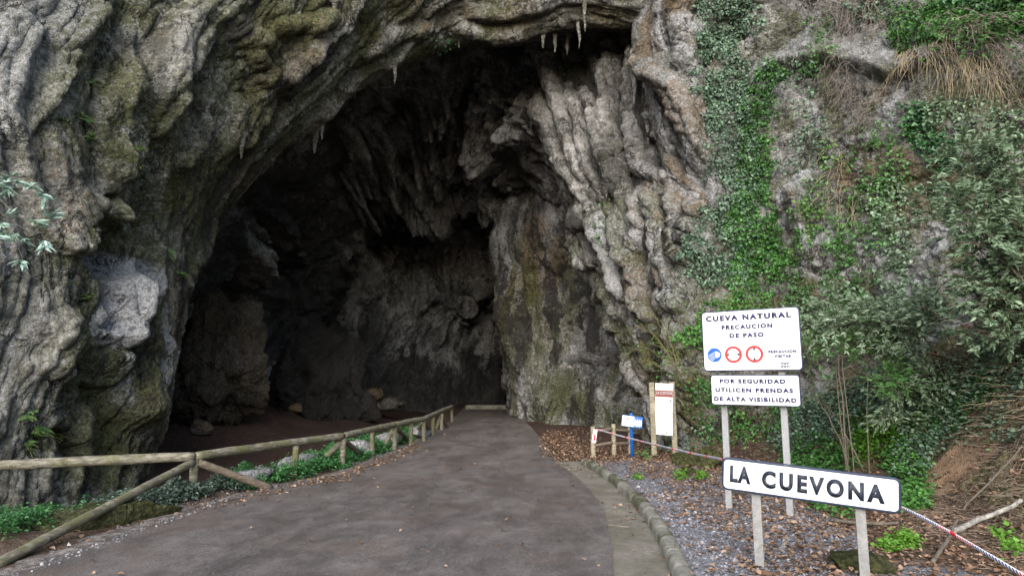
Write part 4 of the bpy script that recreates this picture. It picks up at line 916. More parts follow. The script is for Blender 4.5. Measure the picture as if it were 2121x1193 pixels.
# ------------------------------------------------------------------ barrier tape
k = NT('barrier_tape_plastic'); a = k.attr('mask'); sep = k.n('ShaderNodeSeparateColor'); k.put(sep.inputs[0], a.outputs['Color'])
def frac(v): return k.math('FRACT', v)
s_ = sep.outputs[0]; hat = k.math('LESS_THAN', frac(k.math('ADD', k.math('MULTIPLY', s_, 300 / 10.), k.math('MULTIPLY', sep.outputs[1], .8))), .55)
blk_ = frac(k.math('MULTIPLY', s_, 1.05 * 1.0))
edge_ = k.math('MULTIPLY', k.math('GREATER_THAN', sep.outputs[1], .14), k.math('LESS_THAN', sep.outputs[1], .86))
ism = k.math('MULTIPLY', hat, edge_)
solid = k.math('MULTIPLY', k.math('GREATER_THAN', blk_, .18), k.math('LESS_THAN', blk_, .26))
colr = k.mix(k.math('LESS_THAN', blk_, .5), (.03, .045, .22), (.70, .03, .05))
col = k.mix(k.math('MAXIMUM', ism, solid), (.78, .79, .82), colr)
M_tape = k.fin(col, .35, None, .5)
tp = polyres([P(1235, 888.5, 18.85), P(1290, 904, 17.0), P(1370, 924, 14.6), P(1440, 940, 12.8), P(1495, 951, 11.2), P(1600, 974, 9.4), P(1700, 1000, 8.4), P(1780, 1023, 7.75), P(1868, 1052, 7.15), P(1960, 1098, 6.55), P(2050, 1150, 6.0), P(2140, 1203, 5.6), P(2300, 1290, 5.0)], 260)
d = np.r_[0, np.cumsum(np.linalg.norm(np.diff(tp, axis=0), axis=1))]
tg = np.gradient(tp, axis=0); tg /= np.linalg.norm(tg, axis=1)[:, None]
up = np.array([0, 0, 1.]) - tg * tg[:, 2:]; up /= np.linalg.norm(up, axis=1)[:, None]; sd_ = np.cross(tg, up)
ang = .5 * fbm(d * .35, 0 * d, 0 * d, 2) + .25
upv = up * np.cos(ang)[:, None] + sd_ * np.sin(ang)[:, None]
rows = np.linspace(-.5, .5, 5); wd = .044
V = np.stack([tp + upv * wd * r_ + sd_ * (.006 * (1 - 4 * r_ * r_)) for r_ in rows], 1)
mk = np.zeros(V.shape[:2] + (4,)); mk[..., 0] = d[:, None]; mk[..., 1] = (rows + .5)[None]; mk[..., 3] = 1
o = link('barrier_tape', mesh_np('barrier_tape', V.reshape(-1, 3), grid_faces(len(tp), 5), True, {'mask': mk.reshape(-1, 4)}), M_tape)
so = o.modifiers.new('thickness', 'SOLIDIFY'); so.thickness = .0012
tag(o, 'red, white and blue barrier tape strung from the log fence behind the village sign', 'barrier tape')

# ------------------------------------------------------------------ stones
def stone(name, c, size, mat, label, cat='stone', seed=0, sub=4, rz=0, rough=.22, flat=None, group=None, masks=None, tilt=0):
    bm = bmesh.new(); bmesh.ops.create_icosphere(bm, subdivisions=sub, radius=1)
    v = np.array([w.co[:] for w in bm.verts]); r_ = np.random.RandomState(seed)
    for _ in range(11):                                              # cleaved faces
        n = r_.normal(size=3); n /= np.linalg.norm(n); lim = r_.uniform(.55, .9); e = v @ n - lim; v = v - np.outer(np.clip(e, 0, None) * .85, n)
    if flat is not None: v[:, 2] = np.minimum(v[:, 2], flat + .04 * fbm(v[:, 0] * 3 + seed, v[:, 1] * 3, 0 * v[:, 0], 2))
    nn = v / np.linalg.norm(v, axis=1)[:, None]
    v = v + nn * (rough * fbm(v[:, 0] * 1.3 + seed, v[:, 1] * 1.3, v[:, 2] * 1.3, 5, .55))[:, None]
    v = v * np.array(size)
    if tilt: v = np.stack([v[:, 0] * math.cos(tilt) - v[:, 2] * math.sin(tilt), v[:, 1], v[:, 0] * math.sin(tilt) + v[:, 2] * math.cos(tilt)], 1)
    v = np.stack([v[:, 0] * math.cos(rz) - v[:, 1] * math.sin(rz), v[:, 0] * math.sin(rz) + v[:, 1] * math.cos(rz), v[:, 2]], 1)
    f = np.array([[w.index for w in q.verts] for q in bm.faces]); bm.free()
    mk = np.zeros((len(v), 4))
    if masks: mk[:] = masks
    o = link(name, mesh_np(name, v, f, True, {'mask': mk}), mat); o.location = tuple(c)
    return tag(o, label, cat, group)
def on(px, py, dz=0, z=0):
    g_ = G(px, py, z); return (g_[0], g_[1], float(ground_z(g_[0], g_[1])) + dz)
stone('boulder', P(462, 770, 26.5), (2.1, 1.9, 3.1), M_boulder, 'huge brown boulder leaning against the dark left wall inside the cave', 'boulder', 5, 6, rough=.34, masks=(.42, .2, 0, .38))
stone('boulder', P(670, 800, 36), (2.7, 2.2, 3.3), M_boulder, 'dark rounded rock mass deep inside the cave behind the brown boulder', 'boulder', 9, 6, rough=.42, masks=(.2, .2, 0, .62))
stone('rock', P(768, 816, 38), (.75, .6, .5), M_boulder, 'pale angular rock lying against the back of the cave floor', 'rock', 21, 4, masks=(.5, .1, .2, 0))
stone('rock', P(800, 835, 39), (1.3, 1.0, .45), M_boulder, 'low flat grey slab just right of the pale angular rock', 'rock', 25, 4, masks=(.1, .1, .2, .1))
stone('rock', P(415, 888, 22.5), (.45, .4, .35), M_boulder, 'small brown rock at the foot of the left cave wall', 'rock', 31, 4, masks=(.4, .1, .1, 0))
stone('rock', P(612, 846, 31), (.35, .3, .25), M_boulder, 'small ochre rock on the dark cave floor left of the railing', 'rock', 33, 3, masks=(.6, 0, .2, 0))
for i, (px_, py_, zt, sx, sy, sz, rz, lab) in enumerate(((515, 972, .22, .62, .38, .24, .9, 'pale flat coping stone nearest the front, half buried in ivy behind the railing'), (618, 945, .26, .85, .42, .34, 1.1, 'largest pale coping stone behind the second railing post'),
                                         (748, 912, .28, .55, .42, .3, 1.25, 'pale coping stone with a dark grey end behind the railing brace'), (806, 897, .28, .9, .4, .3, 1.3, 'long pale coping stone behind the middle railing posts'), (868, 884, .26, .8, .4, .3, 1.35, 'farthest pale coping stone behind the crowded railing posts'))):
    g_ = G(px_, py_, zt + .14); stone('coping_stone', (g_[0], g_[1], zt + .14 - sz * .55), (sx, sy, sz), M_stone, lab, 'stone', 40 + i, 5, rz, .07, .55, 'coping stones of the low wall behind the railing', (0, .05, .75, 0))
ga = G(222, 1046, .30); stone('stone_slab', (ga[0], ga[1], .10), (1.3, .42, .36), M_boulder, 'long mossy stone slab lying on the verge behind the leaning brace', 'stone slab', 61, 5, .95, .12, .6, None, (.15, .62, .15, 0))
stone('mossy_boulder', on(1418, 972, .12), (.38, .34, .34), M_boulder, 'rounded mossy boulder beside the gravel at the foot of the cliff', 'boulder', 71, 5, 0, .14, None, 'mossy boulders by the gravel', (.3, .9, 0, 0))
stone('mossy_boulder', on(1462, 974, .10), (.46, .36, .36), M_boulder, 'mossy boulder partly hidden by the left end of the village sign', 'boulder', 76, 5, 0, .14, None, 'mossy boulders by the gravel', (.35, .8, 0, 0))
stone('mossy_boulder', on(1425, 992, .02), (.22, .2, .15), M_boulder, 'smallest mossy stone in front of the two rounded boulders', 'boulder', 79, 4, 0, .14, None, 'mossy boulders by the gravel', (.25, .9, 0, 0))
stone('rock', on(1790, 1196, .02), (.42, .3, .2), M_boulder, 'green tinged rock at the foot of the right village sign post', 'rock', 83, 5, .3, .14, None, None, (.1, .7, .1, 0))
stone('rock', on(2015, 985, .1), (.3, .3, .28), M_boulder, 'grey green rock set into the orange earth bank', 'rock', 87, 5, .3, .14, None, None, (.2, .55, .1, 0))

# ------------------------------------------------------------------ stalactites, each hanging from the rock it belongs to
def hangers(Pt, lst, parent, mat, seed):
    rr = np.random.RandomState(seed); px, py = proj(Pt.p); dd = Pt.p[..., 1]
    for (hx, hy0, hy1, w) in lst:
        cost = np.hypot(px - hx, py - hy0) + dd * .15; i = np.unravel_index(np.argmin(cost), cost.shape); p0 = Pt.p[i]; sc = p0[1] / F
        L_ = (hy1 - hy0) * sc; n = 14; t = np.linspace(0, 1, n)
        path = np.stack([p0[0] + .05 * L_ * fbm(t * 2 + hx, 0 * t, 0 * t, 2), p0[1] + .15 + 0 * t + .05 * L_ * fbm(t * 2 + hy0, 0 * t, 3 + 0 * t, 2), p0[2] + .35 - (L_ + .35) * t], 1)
        r_ = w * .72 * sc * ((1 - t) ** .8 * .88 + .12) * (1 + .22 * fbm(t * 5 + hx, 0 * t, 7 + 0 * t, 3)); r_[:4] *= np.array([2.0, 1.7, 1.35, 1.12]); r_[-1] = .01
        v, f = tube_np(path, r_, 10); mk = np.zeros((len(v), 4)); mk[:, 2] = .25; mk[:, 1] = .35
        v = v + .02 * np.stack([fbm(v[:, 0] * 6 + a_, v[:, 1] * 6, v[:, 2] * 6, 3) for a_ in (0, 11, 23)], 1)
        o = link('stalactite', mesh_np('stalactite', v, f, True, {'mask': mk}), mat, parent)
arch = bpy.data.objects['rock_arch']; cliff = bpy.data.objects['cliff_face']; cave = bpy.data.objects['cave_interior']
hangers(A, [(617, 18, 68, 15), (600, 10, 30, 12), (587, 238, 276, 11), (650, 268, 320, 16), (668, 262, 292, 9), (497, 296, 330, 11), (713, 182, 208, 8), (735, 172, 190, 6), (818, 128, 178, 10), (832, 120, 150, 8), (905, 88, 120, 12), (1043, -8, 28, 9), (1030, -10, 12, 8), (1185, -20, 60, 10), (1212, -24, 78, 10), (1198, 40, 108, 8), (1312, -14, 30, 8), (1228, 66, 100, 7), (1150, 66, 112, 11), (1175, 70, 118, 10), (1125, 70, 100, 10), (950, 80, 98, 8), (560, 330, 352, 7), (690, 20, 44, 9)], arch, M_rock, 1)
hangers(D, [(1138, 78, 158, 18), (1118, 80, 122, 16), (1168, 80, 132, 15), (1180, 84, 152, 13), (1200, 80, 156, 11), (1240, 90, 168, 15), (1262, 100, 176, 14), (1312, 120, 232, 13), (1290, 100, 160, 10), (1328, 95, 150, 8), (1228, 300, 405, 14), (1257, 330, 412, 14), (1301, 360, 440, 13), (1279, 320, 400, 11), (1474, 330, 384, 14), (1343, 250, 300, 10), (1360, 380, 420, 9), (1440, 560, 620, 10)], cliff, M_rockw, 2)
hangers(B, [(1100, 222, 280, 8), (980, 395, 412, 6), (1000, 395, 416, 6), (1030, 400, 420, 5), (1060, 408, 432, 6), (1090, 420, 444, 6), (1130, 445, 470, 6), (940, 395, 412, 6), (1016, 250, 300, 12), (860, 205, 240, 10), (795, 250, 290, 10)], cave, M_rockin, 3)
# ------------------------------------------------------------------ plants
def leaf_material(name, a, b, c, rough=.45, trans=.25, spec=.4):
    k = NT(name); at = k.attr('mask'); sep = k.n('ShaderNodeSeparateColor'); k.put(sep.inputs[0], at.outputs['Color'])
    col = k.ramp(sep.outputs[0], [(0, a), (.5, b), (1, c)])
    m = k.fin(col, rough, None, spec)
    tr = k.n('ShaderNodeBsdfTranslucent'); k.put(tr.inputs[0], k.mix(.4, col, (.16, .24, .04)))
    mx = k.n('ShaderNodeMixShader'); mx.inputs[0].default_value = trans
    k.t.links.new(k.bs.outputs[0], mx.inputs[1]); k.t.links.new(tr.outputs[0], mx.inputs[2]); k.t.links.new(mx.outputs[0], k.out.inputs[0])
    return m
ML_ivy = leaf_material('ivy_leaf', (0.026, 0.072, 0.020), (0.051, 0.152, 0.032), (0.109, 0.290, 0.058))
ML_ivyg = leaf_material('grey_green_ivy_leaf', (0.056, 0.096, 0.064), (0.112, 0.184, 0.120), (0.208, 0.320, 0.208), .5, .15)
ML_dark = leaf_material('dark_glossy_leaf', (0.020, 0.060, 0.024), (0.043, 0.119, 0.043), (0.085, 0.221, 0.076), .35, .15)
ML_laurel = leaf_material('laurel_leaf', (.075, .125, .065), (.16, .235, .14), (.31, .40, .28), .4, .2)
ML_bright = leaf_material('bright_weed_leaf', (.07, .17, .015), (.12, .29, .03), (.20, .42, .06), .5, .35)
ML_fern = leaf_material('fern_frond', (0.049, 0.126, 0.028), (0.084, 0.210, 0.056), (0.140, 0.308, 0.098), .5, .35)
ML_peri = leaf_material('periwinkle_leaf', (0.026, 0.085, 0.026), (0.046, 0.156, 0.046), (0.091, 0.260, 0.078), .4, .2)
ML_perid = leaf_material('dull_periwinkle_leaf', (0.038, 0.053, 0.042), (0.075, 0.112, 0.083), (0.165, 0.225, 0.180), .38, .12)
ML_silver = leaf_material('silvery_willow_leaf', (0.156, 0.260, 0.195), (0.260, 0.390, 0.312), (0.442, 0.585, 0.520), .4, .2)
ML_litter = leaf_material('dead_leaf', (.085, .05, .032), (.22, .13, .08), (.42, .29, .20), .8, .1, .2)
ML_dry = leaf_material('dry_grass', (.14, .10, .055), (.26, .20, .11), (.40, .33, .21), .8, .1, .2)
M_twig = simple('dry_twig', (.32, .25, .19), .9, .2, 0, .25, 6)
M_root = simple('pale_root', (.24, .20, .17), .9, .2, 0, .25, 6)
M_bark = simple('grey_bark', (.17, .145, .115), .9, .2, 0, .25, 9, .4)
M_vine = simple('yellow_twig', (.30, .27, .12), .8, .2, 0, .2, 9)

_LT = np.array([(0, 4, 1), (0, 1, 5), (4, 6, 2), (4, 2, 1), (1, 2, 7), (1, 7, 5), (6, 3, 2), (2, 3, 7)])
def unit(v): return v / np.maximum(np.linalg.norm(v, axis=-1, keepdims=True), 1e-9)
def leaves(p, d, n, L, wr, rs, fold=.25, curl=.15, prof=(.42, .30)):
    """8-vertex folded, curled leaves: base p, direction d, surface normal n, length L, width ratio wr -> verts, tris, colour value"""
    N = len(p); d = unit(d); s = unit(np.cross(d, n)); n = np.cross(s, d); L = np.broadcast_to(L, (N,))[:, None]
    w = L * wr; cu = curl * L * rs.uniform(-.4, 1, (N, 1))
    m1 = p + d * L * .34 + n * cu * .25; m2 = p + d * L * .7 ; tip = p + d * L - n * cu
    V = np.stack([p, m1, m2, tip, m1 - s * w * prof[0] * 1.15 + n * w * fold, m1 + s * w * prof[0] * 1.15 + n * w * fold, m2 - s * w * prof[1] + n * w * fold * .7, m2 + s * w * prof[1] + n * w * fold * .7], 1)
    Fc = (_LT[None] + (np.arange(N) * 8)[:, None, None]).reshape(-1, 3)
    return V.reshape(-1, 3), Fc
def foliage(name, p, d, n, L, wr, mat, rs, parent=None, val=None, **kw):
    V, Fc = leaves(p, d, n, L, wr, rs, **kw)
    v = rs.uniform(0, 1, len(p)) if val is None else np.clip(val, 0, 1)
    mk = np.zeros((len(V), 4)); mk[:, 0] = np.repeat(v, 8); mk[:, 3] = 1
    o = link(name, mesh_np(name, V, Fc, True, {'mask': mk}), mat)
    if parent is not None: setp_deep(o, parent)
    return o
def rootat(name, c, label, cat, group=None):
    r_ = empty(name, tuple(c)); return tag(r_, label, cat, group)
def tubes(name, paths, rads, mat, parent=None, seg=5):
    mb = MB()
    for q, r_ in zip(paths, rads): mb.tube(q, r_, seg)
    o = mb.build(name, mat); 
    if parent is not None: setp_deep(o, parent)
    return o

# ---- creepers that cling to a rock face
def pick(Pt, line, w, N, rs, thr=-.2, sc=1.3, extra=0):
    q, t = stroke(Pt.px, Pt.py, line, w, .6)
    x_, y_, z_ = Pt.p[..., 0], Pt.p[..., 1], Pt.p[..., 2]
    sel = (q > .02) & (Pt.n[..., 1] < .5)
    idx = np.flatnonzero(sel.ravel()); nz_ = fbm(x_.ravel()[idx] * sc + extra, y_.ravel()[idx] * sc, z_.ravel()[idx] * sc, 4, .6)
    pr = np.clip(q.ravel()[idx] * 1.4 + nz_ * 1.5 - .35 - thr, 0, 1)
    # even density over the surface
    e0 = np.linalg.norm(np.gradient(Pt.p, axis=0), axis=-1).ravel()[idx]; e1 = np.linalg.norm(np.gradient(Pt.p, axis=1), axis=-1).ravel()[idx]
    pr = pr * e0 * e1; pr = pr / pr.sum()
    i = idx[rs.choice(len(idx), N, p=pr)]
    j = rs.uniform(-1, 1, (N, 3)) * .05
    return Pt.p.reshape(-1, 3)[i] + j, Pt.n.reshape(-1, 3)[i], nz_
def creeper(name, Pt, line, w, N, L, mat, label, cat, seed, wr=.95, off=.3, thr=-.08, stems=10, group=None, bias=0, mats=None):
    rs = np.random.RandomState(seed)
    p, n, _ = pick(Pt, line, w, N, rs, thr)
    k_ = rs.uniform(0, 1, N) ** 1.5; lump = np.clip(.5 + fbm(p[:, 0] * 1.6, p[:, 1] * 1.6, p[:, 2] * 1.6, 3), .1, 1.4)
    p = p + n * (k_ * off * lump + .015)[:, None]
    d = np.array([0, 0, -.8]) + n * rs.uniform(.1, .7, (N, 1)) + rs.normal(size=(N, 3)) * .45
    nn = n + np.array([0, 0, .5]) + rs.normal(size=(N, 3)) * .55
    c = p.mean(0); r_ = rootat(name, (c[0], c[1], p[:, 2].min()), label, cat, group)
    foliage('foliage', p, d, nn, L * rs.choice([.55, .8, 1.0, 1.25], N) * rs.uniform(.8, 1.2, N), wr, mat, rs, r_, val=rs.normal(.42 + bias, .28, N) + .35 * fbm(p[:, 0] * .9, p[:, 1] * .9, p[:, 2] * .9, 2))
    if stems:
        ps = []
        for _ in range(stems):
            a_, b_ = rs.randint(0, N, 2); cand = np.argsort(np.linalg.norm(p - p[a_], axis=1))[rs.randint(N // 30 + 1, N // 6 + 2)]
            A0, B0 = p[a_] - n[a_] * .03, p[cand] - n[cand] * .03; t = np.linspace(0, 1, 9)[:, None]
            ps.append(A0 * (1 - t) + B0 * t + n[a_] * (.12 * np.sin(t * math.pi)) + rs.normal(size=(9, 3)) * .02)
        tubes('stem', ps, [.007] * len(ps), M_bark, r_)
    return r_
creeper('ivy', D, [(1510, -40), (1490, 60), (1490, 150), (1500, 215)], 62, 5600, .092, ML_ivyg, 'grey-green ivy curtain at the top of the brown buttress beside the arch', 'ivy', 1, bias=.05)
creeper('ivy', D, [(1500, 215), (1520, 300), (1530, 400), (1520, 500), (1500, 560)], 62, 6800, .09, ML_ivyg, 'middle length of ivy hanging on the cliff, dull green, below the grey-green curtain', 'ivy', 2)
creeper('ivy', D, [(1600, 180), (1570, 250), (1565, 330), (1560, 440), (1575, 520)], 44, 4200, .088, ML_ivy, 'deep green ivy strand along the right side of the dull ivy', 'ivy', 3)
creeper('ivy', D, [(1560, 460), (1580, 530), (1560, 600), (1530, 650), (1500, 690)], 62, 6000, .088, ML_ivy, 'bright green ivy mass just above the tall warning sign', 'ivy', 4, bias=.14)
creeper('ivy', D, [(1500, 830), (1520, 880), (1560, 900), (1620, 900), (1640, 860)], 55, 1700, .085, ML_ivy, 'dark ivy at the cliff foot seen between the warning sign posts', 'ivy', 5)
creeper('ivy', D, [(1900, 255), (1935, 300), (1960, 330)], 34, 900, .10, ML_dark, 'small dark ivy patch on the right cliff under the dry grass', 'ivy', 6)
creeper('ivy', D, [(1430, 950), (1450, 930), (1480, 915)], 36, 900, .09, ML_ivyg, 'low ivy patch behind the mossy boulder at the foot of the cliff', 'ivy', 7, off=.3)
creeper('creeper', D, [(1560, 170), (1640, 190), (1680, 170), (1690, 260)], 40, 500, .10, ML_ivyg, 'thin grey-green creeper across the pale rock right of the ivy', 'creeper', 8, thr=.1)
creeper('creeper', D, [(1720, 330), (1700, 420), (1690, 470), (1660, 520)], 34, 500, .07, ML_bright, 'thin yellow-green creeper trailing down the middle of the cliff', 'creeper', 9, thr=.1)
creeper('creeper', D, [(1760, 490), (1790, 540), (1800, 620), (1740, 640)], 55, 1100, .09, ML_fern, 'loose leafy creeper in the middle of the cliff above the warning sign', 'creeper', 10, off=.4, thr=.05)
creeper('creeper', D, [(1900, 90), (1960, 70), (2040, 60), (2110, 40)], 58, 3200, .105, ML_ivy, 'green creeper overhanging the top right of the cliff', 'creeper', 11, off=.7)
creeper('creeper', D, [(1980, 30), (2060, 15), (2130, 10)], 40, 1400, .105, ML_dark, 'dark leaved creeper on the upper right cliff edge above the green one', 'creeper', 12, off=.6)
creeper('creeper', D, [(1540, 10), (1560, 60)], 30, 350, .10, ML_ivyg, 'wisp of creeper right of the topmost ivy', 'creeper', 13)
creeper('ivy', D, [(1700, 660), (1780, 640), (1850, 680), (1900, 640)], 60, 1800, .10, ML_laurel, 'grey-green leafy growth on the cliff just right of the warning sign', 'ivy', 14, off=.9, thr=0)
for i, (L_, w_, N_, lab) in enumerate((([(1160, 140), (1190, 150)], 14, 60, 'tiny green plant growing on the hanging stalactites'), ([(1275, 440), (1285, 500)], 18, 90, 'small green tuft on the rock below the stalactite curtain'), ([(895, 84), (935, 82)], 14, 90, 'dark moss plant on the lip of the arch roof'))):
    creeper('rock_plant', D if i < 2 else A, L_, w_, N_, .10, ML_fern if i < 2 else ML_dark, lab, 'plant', 20 + i, stems=0, thr=-.4)

for i, (L_, w_, N_, m_, lab) in enumerate((([(1690, 40), (1720, 90), (1700, 140)], 40, 420, ML_fern, 'sparse green creeper among the long bare roots at the top of the cliff'), ([(1830, 300), (1870, 280), (1850, 360)], 40, 420, ML_fern, 'sparse pale creeper left of the dark ivy patch'), ([(1690, 470), (1730, 520), (1720, 570)], 40, 480, ML_fern, 'sparse creeper on the cliff above the right half of the warning sign'),
        ([(1850, 420), (1880, 500), (1860, 560)], 50, 700, ML_laurel, 'grey-green creeper on the cliff left of the laurel thicket'), ([(1960, 250), (2050, 250), (2110, 270)], 44, 900, ML_laurel, 'creeper on the mossy cliff band above the laurel thicket'), ([(1630, 560), (1650, 610), (1690, 620)], 34, 500, ML_fern, 'wispy creeper just above the right corner of the warning sign'), ([(1480, 640), (1450, 720), (1440, 780)], 22, 160, ML_fern, 'few small leaves on the pale rock left of the warning sign'))):
    creeper('creeper', D, L_, w_, N_, .085, m_, lab, 'creeper', 60 + i, off=.35, thr=.05, stems=6)

for i, (L_, w_, N_, m_, lab) in enumerate((([(1640, 330), (1690, 300), (1700, 400)], 40, 420, ML_ivyg, 'thin grey-green creeper over the grey rock right of the ivy strand'), ([(1800, 380), (1830, 460), (1800, 520)], 50, 620, ML_fern, 'patchy green creeper at mid height on the brown part of the cliff'), ([(1870, 560), (1850, 620), (1800, 660)], 44, 800, ML_laurel, 'grey-green creeper around the white patch low on the cliff'), ([(1780, 20), (1860, 30), (1900, 60)], 40, 500, ML_ivyg, 'grey-green creeper among roots left of the overhanging creeper'))):
    creeper('creeper', D, L_, w_, N_, .085, m_, lab, 'creeper', 80 + i, off=.35, thr=.05, stems=8)

# ---- ferns on the left wall
def fern(pos, nrm, size, nf, seed, label, group=None):
    rs = np.random.RandomState(seed); P_, D_, N_, L_ = [], [], [], []; ps = []
    nrm = unit(np.asarray(nrm)); up = np.array([0, 0, 1.]); side = unit(np.cross(up, nrm))
    for f in range(nf):
        a = rs.uniform(-1.3, 1.3); d0 = unit(nrm * .6 + side * math.sin(a) + up * (.55 * math.cos(a) + rs.uniform(-.2, .3)))
        ln = size * rs.uniform(.6, 1.1); t = np.linspace(0, 1, 13)[:, None]
        q = np.asarray(pos) + rs.normal(size=3) * size * .15 + d0 * ln * t - up * ln * .65 * t ** 2
        ps.append(q); tg = unit(np.gradient(q, axis=0)); sd = unit(np.cross(tg, nrm + up)); 
        for i in range(2, 13):
            wl = ln * .2 * math.sin(math.pi * (i / 13) ** .7) + .01
            for s_ in (-1, 1): P_.append(q[i]); D_.append(sd[i] * s_ + tg[i] * .35); N_.append(np.cross(sd[i], tg[i]) * 1.0 + rs.normal(size=3) * .15); L_.append(wl)
    r_ = rootat('fern', pos, label, 'fern', group)
    foliage('foliage', np.array(P_), np.array(D_), np.array(N_), np.array(L_), .36, ML_fern, rs, r_, val=rs.normal(.5, .2, len(P_)))
    tubes('stem', ps, [.005] * len(ps), M_vine, r_, 4); return r_
def surf(Pt, px, py):
    i = np.unravel_index(np.argmin(np.hypot(Pt.px - px, Pt.py - py) + Pt.p[..., 1] * .2), Pt.px.shape); return Pt.p[i] + Pt.n[i] * .03, Pt.n[i]
FG = 'ferns on the leaning rock wall'
for i, (px_, py_, sz, nf, lab) in enumerate(((190, 175, .38, 8, 'topmost fern on the leaning rock wall, in a dark crack'), (160, 240, .34, 8, 'fern below the topmost one on the leaning rock wall'), (130, 262, .30, 6, 'leftmost of the upper ferns on the leaning rock wall'), (200, 285, .32, 8, 'fern in the middle of the upper group, on brown rock'),
        (238, 310, .30, 8, 'fern at the right end of the upper group'), (240, 345, .26, 6, 'small fern hanging lowest in the upper group'), (285, 555, .55, 12, 'largest fern, right beside the dark hollow and above the pale slab'), (325, 520, .42, 9, 'fern just right of the largest fern near the hollow'), (345, 565, .30, 7, 'small fern at the right end of the ledge above the pale slab'), (365, 540, .24, 6, 'tiny fern closest to the edge of the arch'),
        (155, 618, .34, 7, 'lone fern on the rock below the dark hollow'), (40, 900, .34, 14, 'fern low on the left rock, above the railing'), (15, 930, .3, 12, 'fern lowest on the left rock beside the railing'), (75, 925, .35, 7, 'small fern between the low hollow and the railing'), (20, 870, .3, 8, 'fern at the left edge above the two low ferns'))):
    p_, n_ = surf(A, px_, py_); fern(p_, n_ + np.array([0, -.3, 0]), sz, nf, 100 + i, lab, FG)
for i, (px_, py_, sz, lab) in enumerate(((1775, 290, .5, 'upper bright fern hanging on the right cliff'), (1765, 330, .45, 'lower bright fern hanging on the right cliff'), (1830, 305, .4, 'pale fern right of the two bright ferns on the cliff'))):
    p_, n_ = surf(D, px_, py_); fern(p_, n_, sz, 9, 140 + i, lab, 'ferns on the right cliff')

# ---- shrubs with stems that carry sprays of leaves
def shrub(name, base, targets, nl, L, wr, mat, label, cat, seed, sm=M_bark, rad=.016, spray=.35, droop=.2, bias=0, sub=3, group=None):
    rs = np.random.RandomState(seed); base = np.asarray(base, float); r_ = rootat(name, base, label, cat, group); ps = []; rd = []; P_, D_, N_ = [], [], []
    for tgt in targets:
        tgt = np.asarray(tgt); ln = np.linalg.norm(tgt - base); t = np.linspace(0, 1, 12)[:, None]; b0 = base + rs.normal(size=3) * [.25, .25, .05]
        q = b0 * (1 - t) + tgt * t + np.array([0, 0, 1.]) * (ln * .18 * np.sin(t * math.pi)) + np.cumsum(rs.normal(size=(12, 3)) * .02, 0)
        ps.append(q); rd.append(np.linspace(rad, rad * .3, 12))
        for _ in range(sub):
            k_ = rs.randint(5, 12); d0 = unit(unit(tgt - base) + rs.normal(size=3) * .75 + np.array([0, -.25, .1])); l2 = spray * rs.uniform(.6, 1.4); tt = np.linspace(0, 1, 8)[:, None]
            qq = q[k_] + d0 * l2 * tt - np.array([0, 0, 1.]) * l2 * droop * tt ** 2; ps.append(qq); rd.append(np.linspace(rad * .35, rad * .15, 8))
            m = max(3, nl // (len(targets) * sub)); u = rs.uniform(.25, 1.0, m); pos = np.stack([np.interp(u, tt[:, 0], qq[:, c]) for c in range(3)], 1)
            az = rs.uniform(0, 2 * np.pi, m); s1 = unit(np.cross(d0, [0, 0, 1.]) + 1e-6); 
            P_.append(pos); D_.append(d0 * .7 + s1 * np.cos(az)[:, None] + np.array([0, 0, .35]) * np.sin(az)[:, None] - np.array([0, 0, .15])); N_.append(np.array([-.15, -.75, .85]) + rs.normal(size=(m, 3)) * .5)
    P_, D_, N_ = (np.concatenate(q) for q in (P_, D_, N_)); M = len(P_)
    tubes('stem', ps, rd, sm, r_, 5)
    foliage('foliage', P_, D_, N_, L * rs.uniform(.6, 1.2, M), wr, mat, rs, r_, val=rs.normal(.45 + bias, .24, M)); return r_
def region(pts, Ylo, Yhi, N, seed, jit=26):
    rs = np.random.RandomState(seed); o = []
    for _ in range(N):
        a = pts[rs.randint(len(pts))]; o.append(P(a[0] + rs.normal() * jit, a[1] + rs.normal() * jit, rs.uniform(Ylo, Yhi)))
    return o
bz = lambda x_, y_: float(ground_z(x_, y_))
b_ = P(2130, 800, 11.5)
shrub('laurel_shrub', (10.2, 11.4, bz(10.2, 11.4)), region([(1960, 330), (2010, 320), (2060, 300), (2110, 290), (1980, 400), (2040, 380), (2100, 360), (2150, 400)], 10.4, 11.8, 46, 1), 6800, .135, .36, ML_laurel, 'upper part of the tall grey-green laurel thicket at the right edge', 'shrub', 201, bias=.1, sub=7, rad=.012)
shrub('laurel_shrub', (9.6, 11.0, bz(9.6, 11.0)), region([(1920, 440), (1970, 450), (2030, 460), (2090, 450), (1990, 520), (2060, 530), (2120, 520)], 10.0, 11.6, 50, 2), 7200, .135, .36, ML_laurel, 'middle laurel bush with long pale leaves at the right edge', 'shrub', 202, sub=7, rad=.012)
shrub('laurel_shrub', (9.8, 11.6, bz(9.8, 11.6)), region([(1980, 590), (2040, 600), (2100, 590), (2000, 660), (2070, 670), (2120, 700)], 10.2, 11.6, 50, 3), 5600, .125, .36, ML_laurel, 'darker laurel bush low at the right edge above the dead grass', 'shrub', 203, bias=-.05, sub=7, rad=.012)
shrub('leafy_bush', (9.4, 13.0, bz(9.4, 13.0)), region([(1720, 660), (1780, 650), (1840, 640), (1760, 720), (1830, 720), (1890, 700), (1900, 640), (1940, 600)], 12.2, 13.8, 8, 4, 50), 7000, .115, .36, ML_laurel, 'loose grey-green bush right of the tall warning sign', 'bush', 204, bias=.08, sub=50, rad=.008, spray=.65)
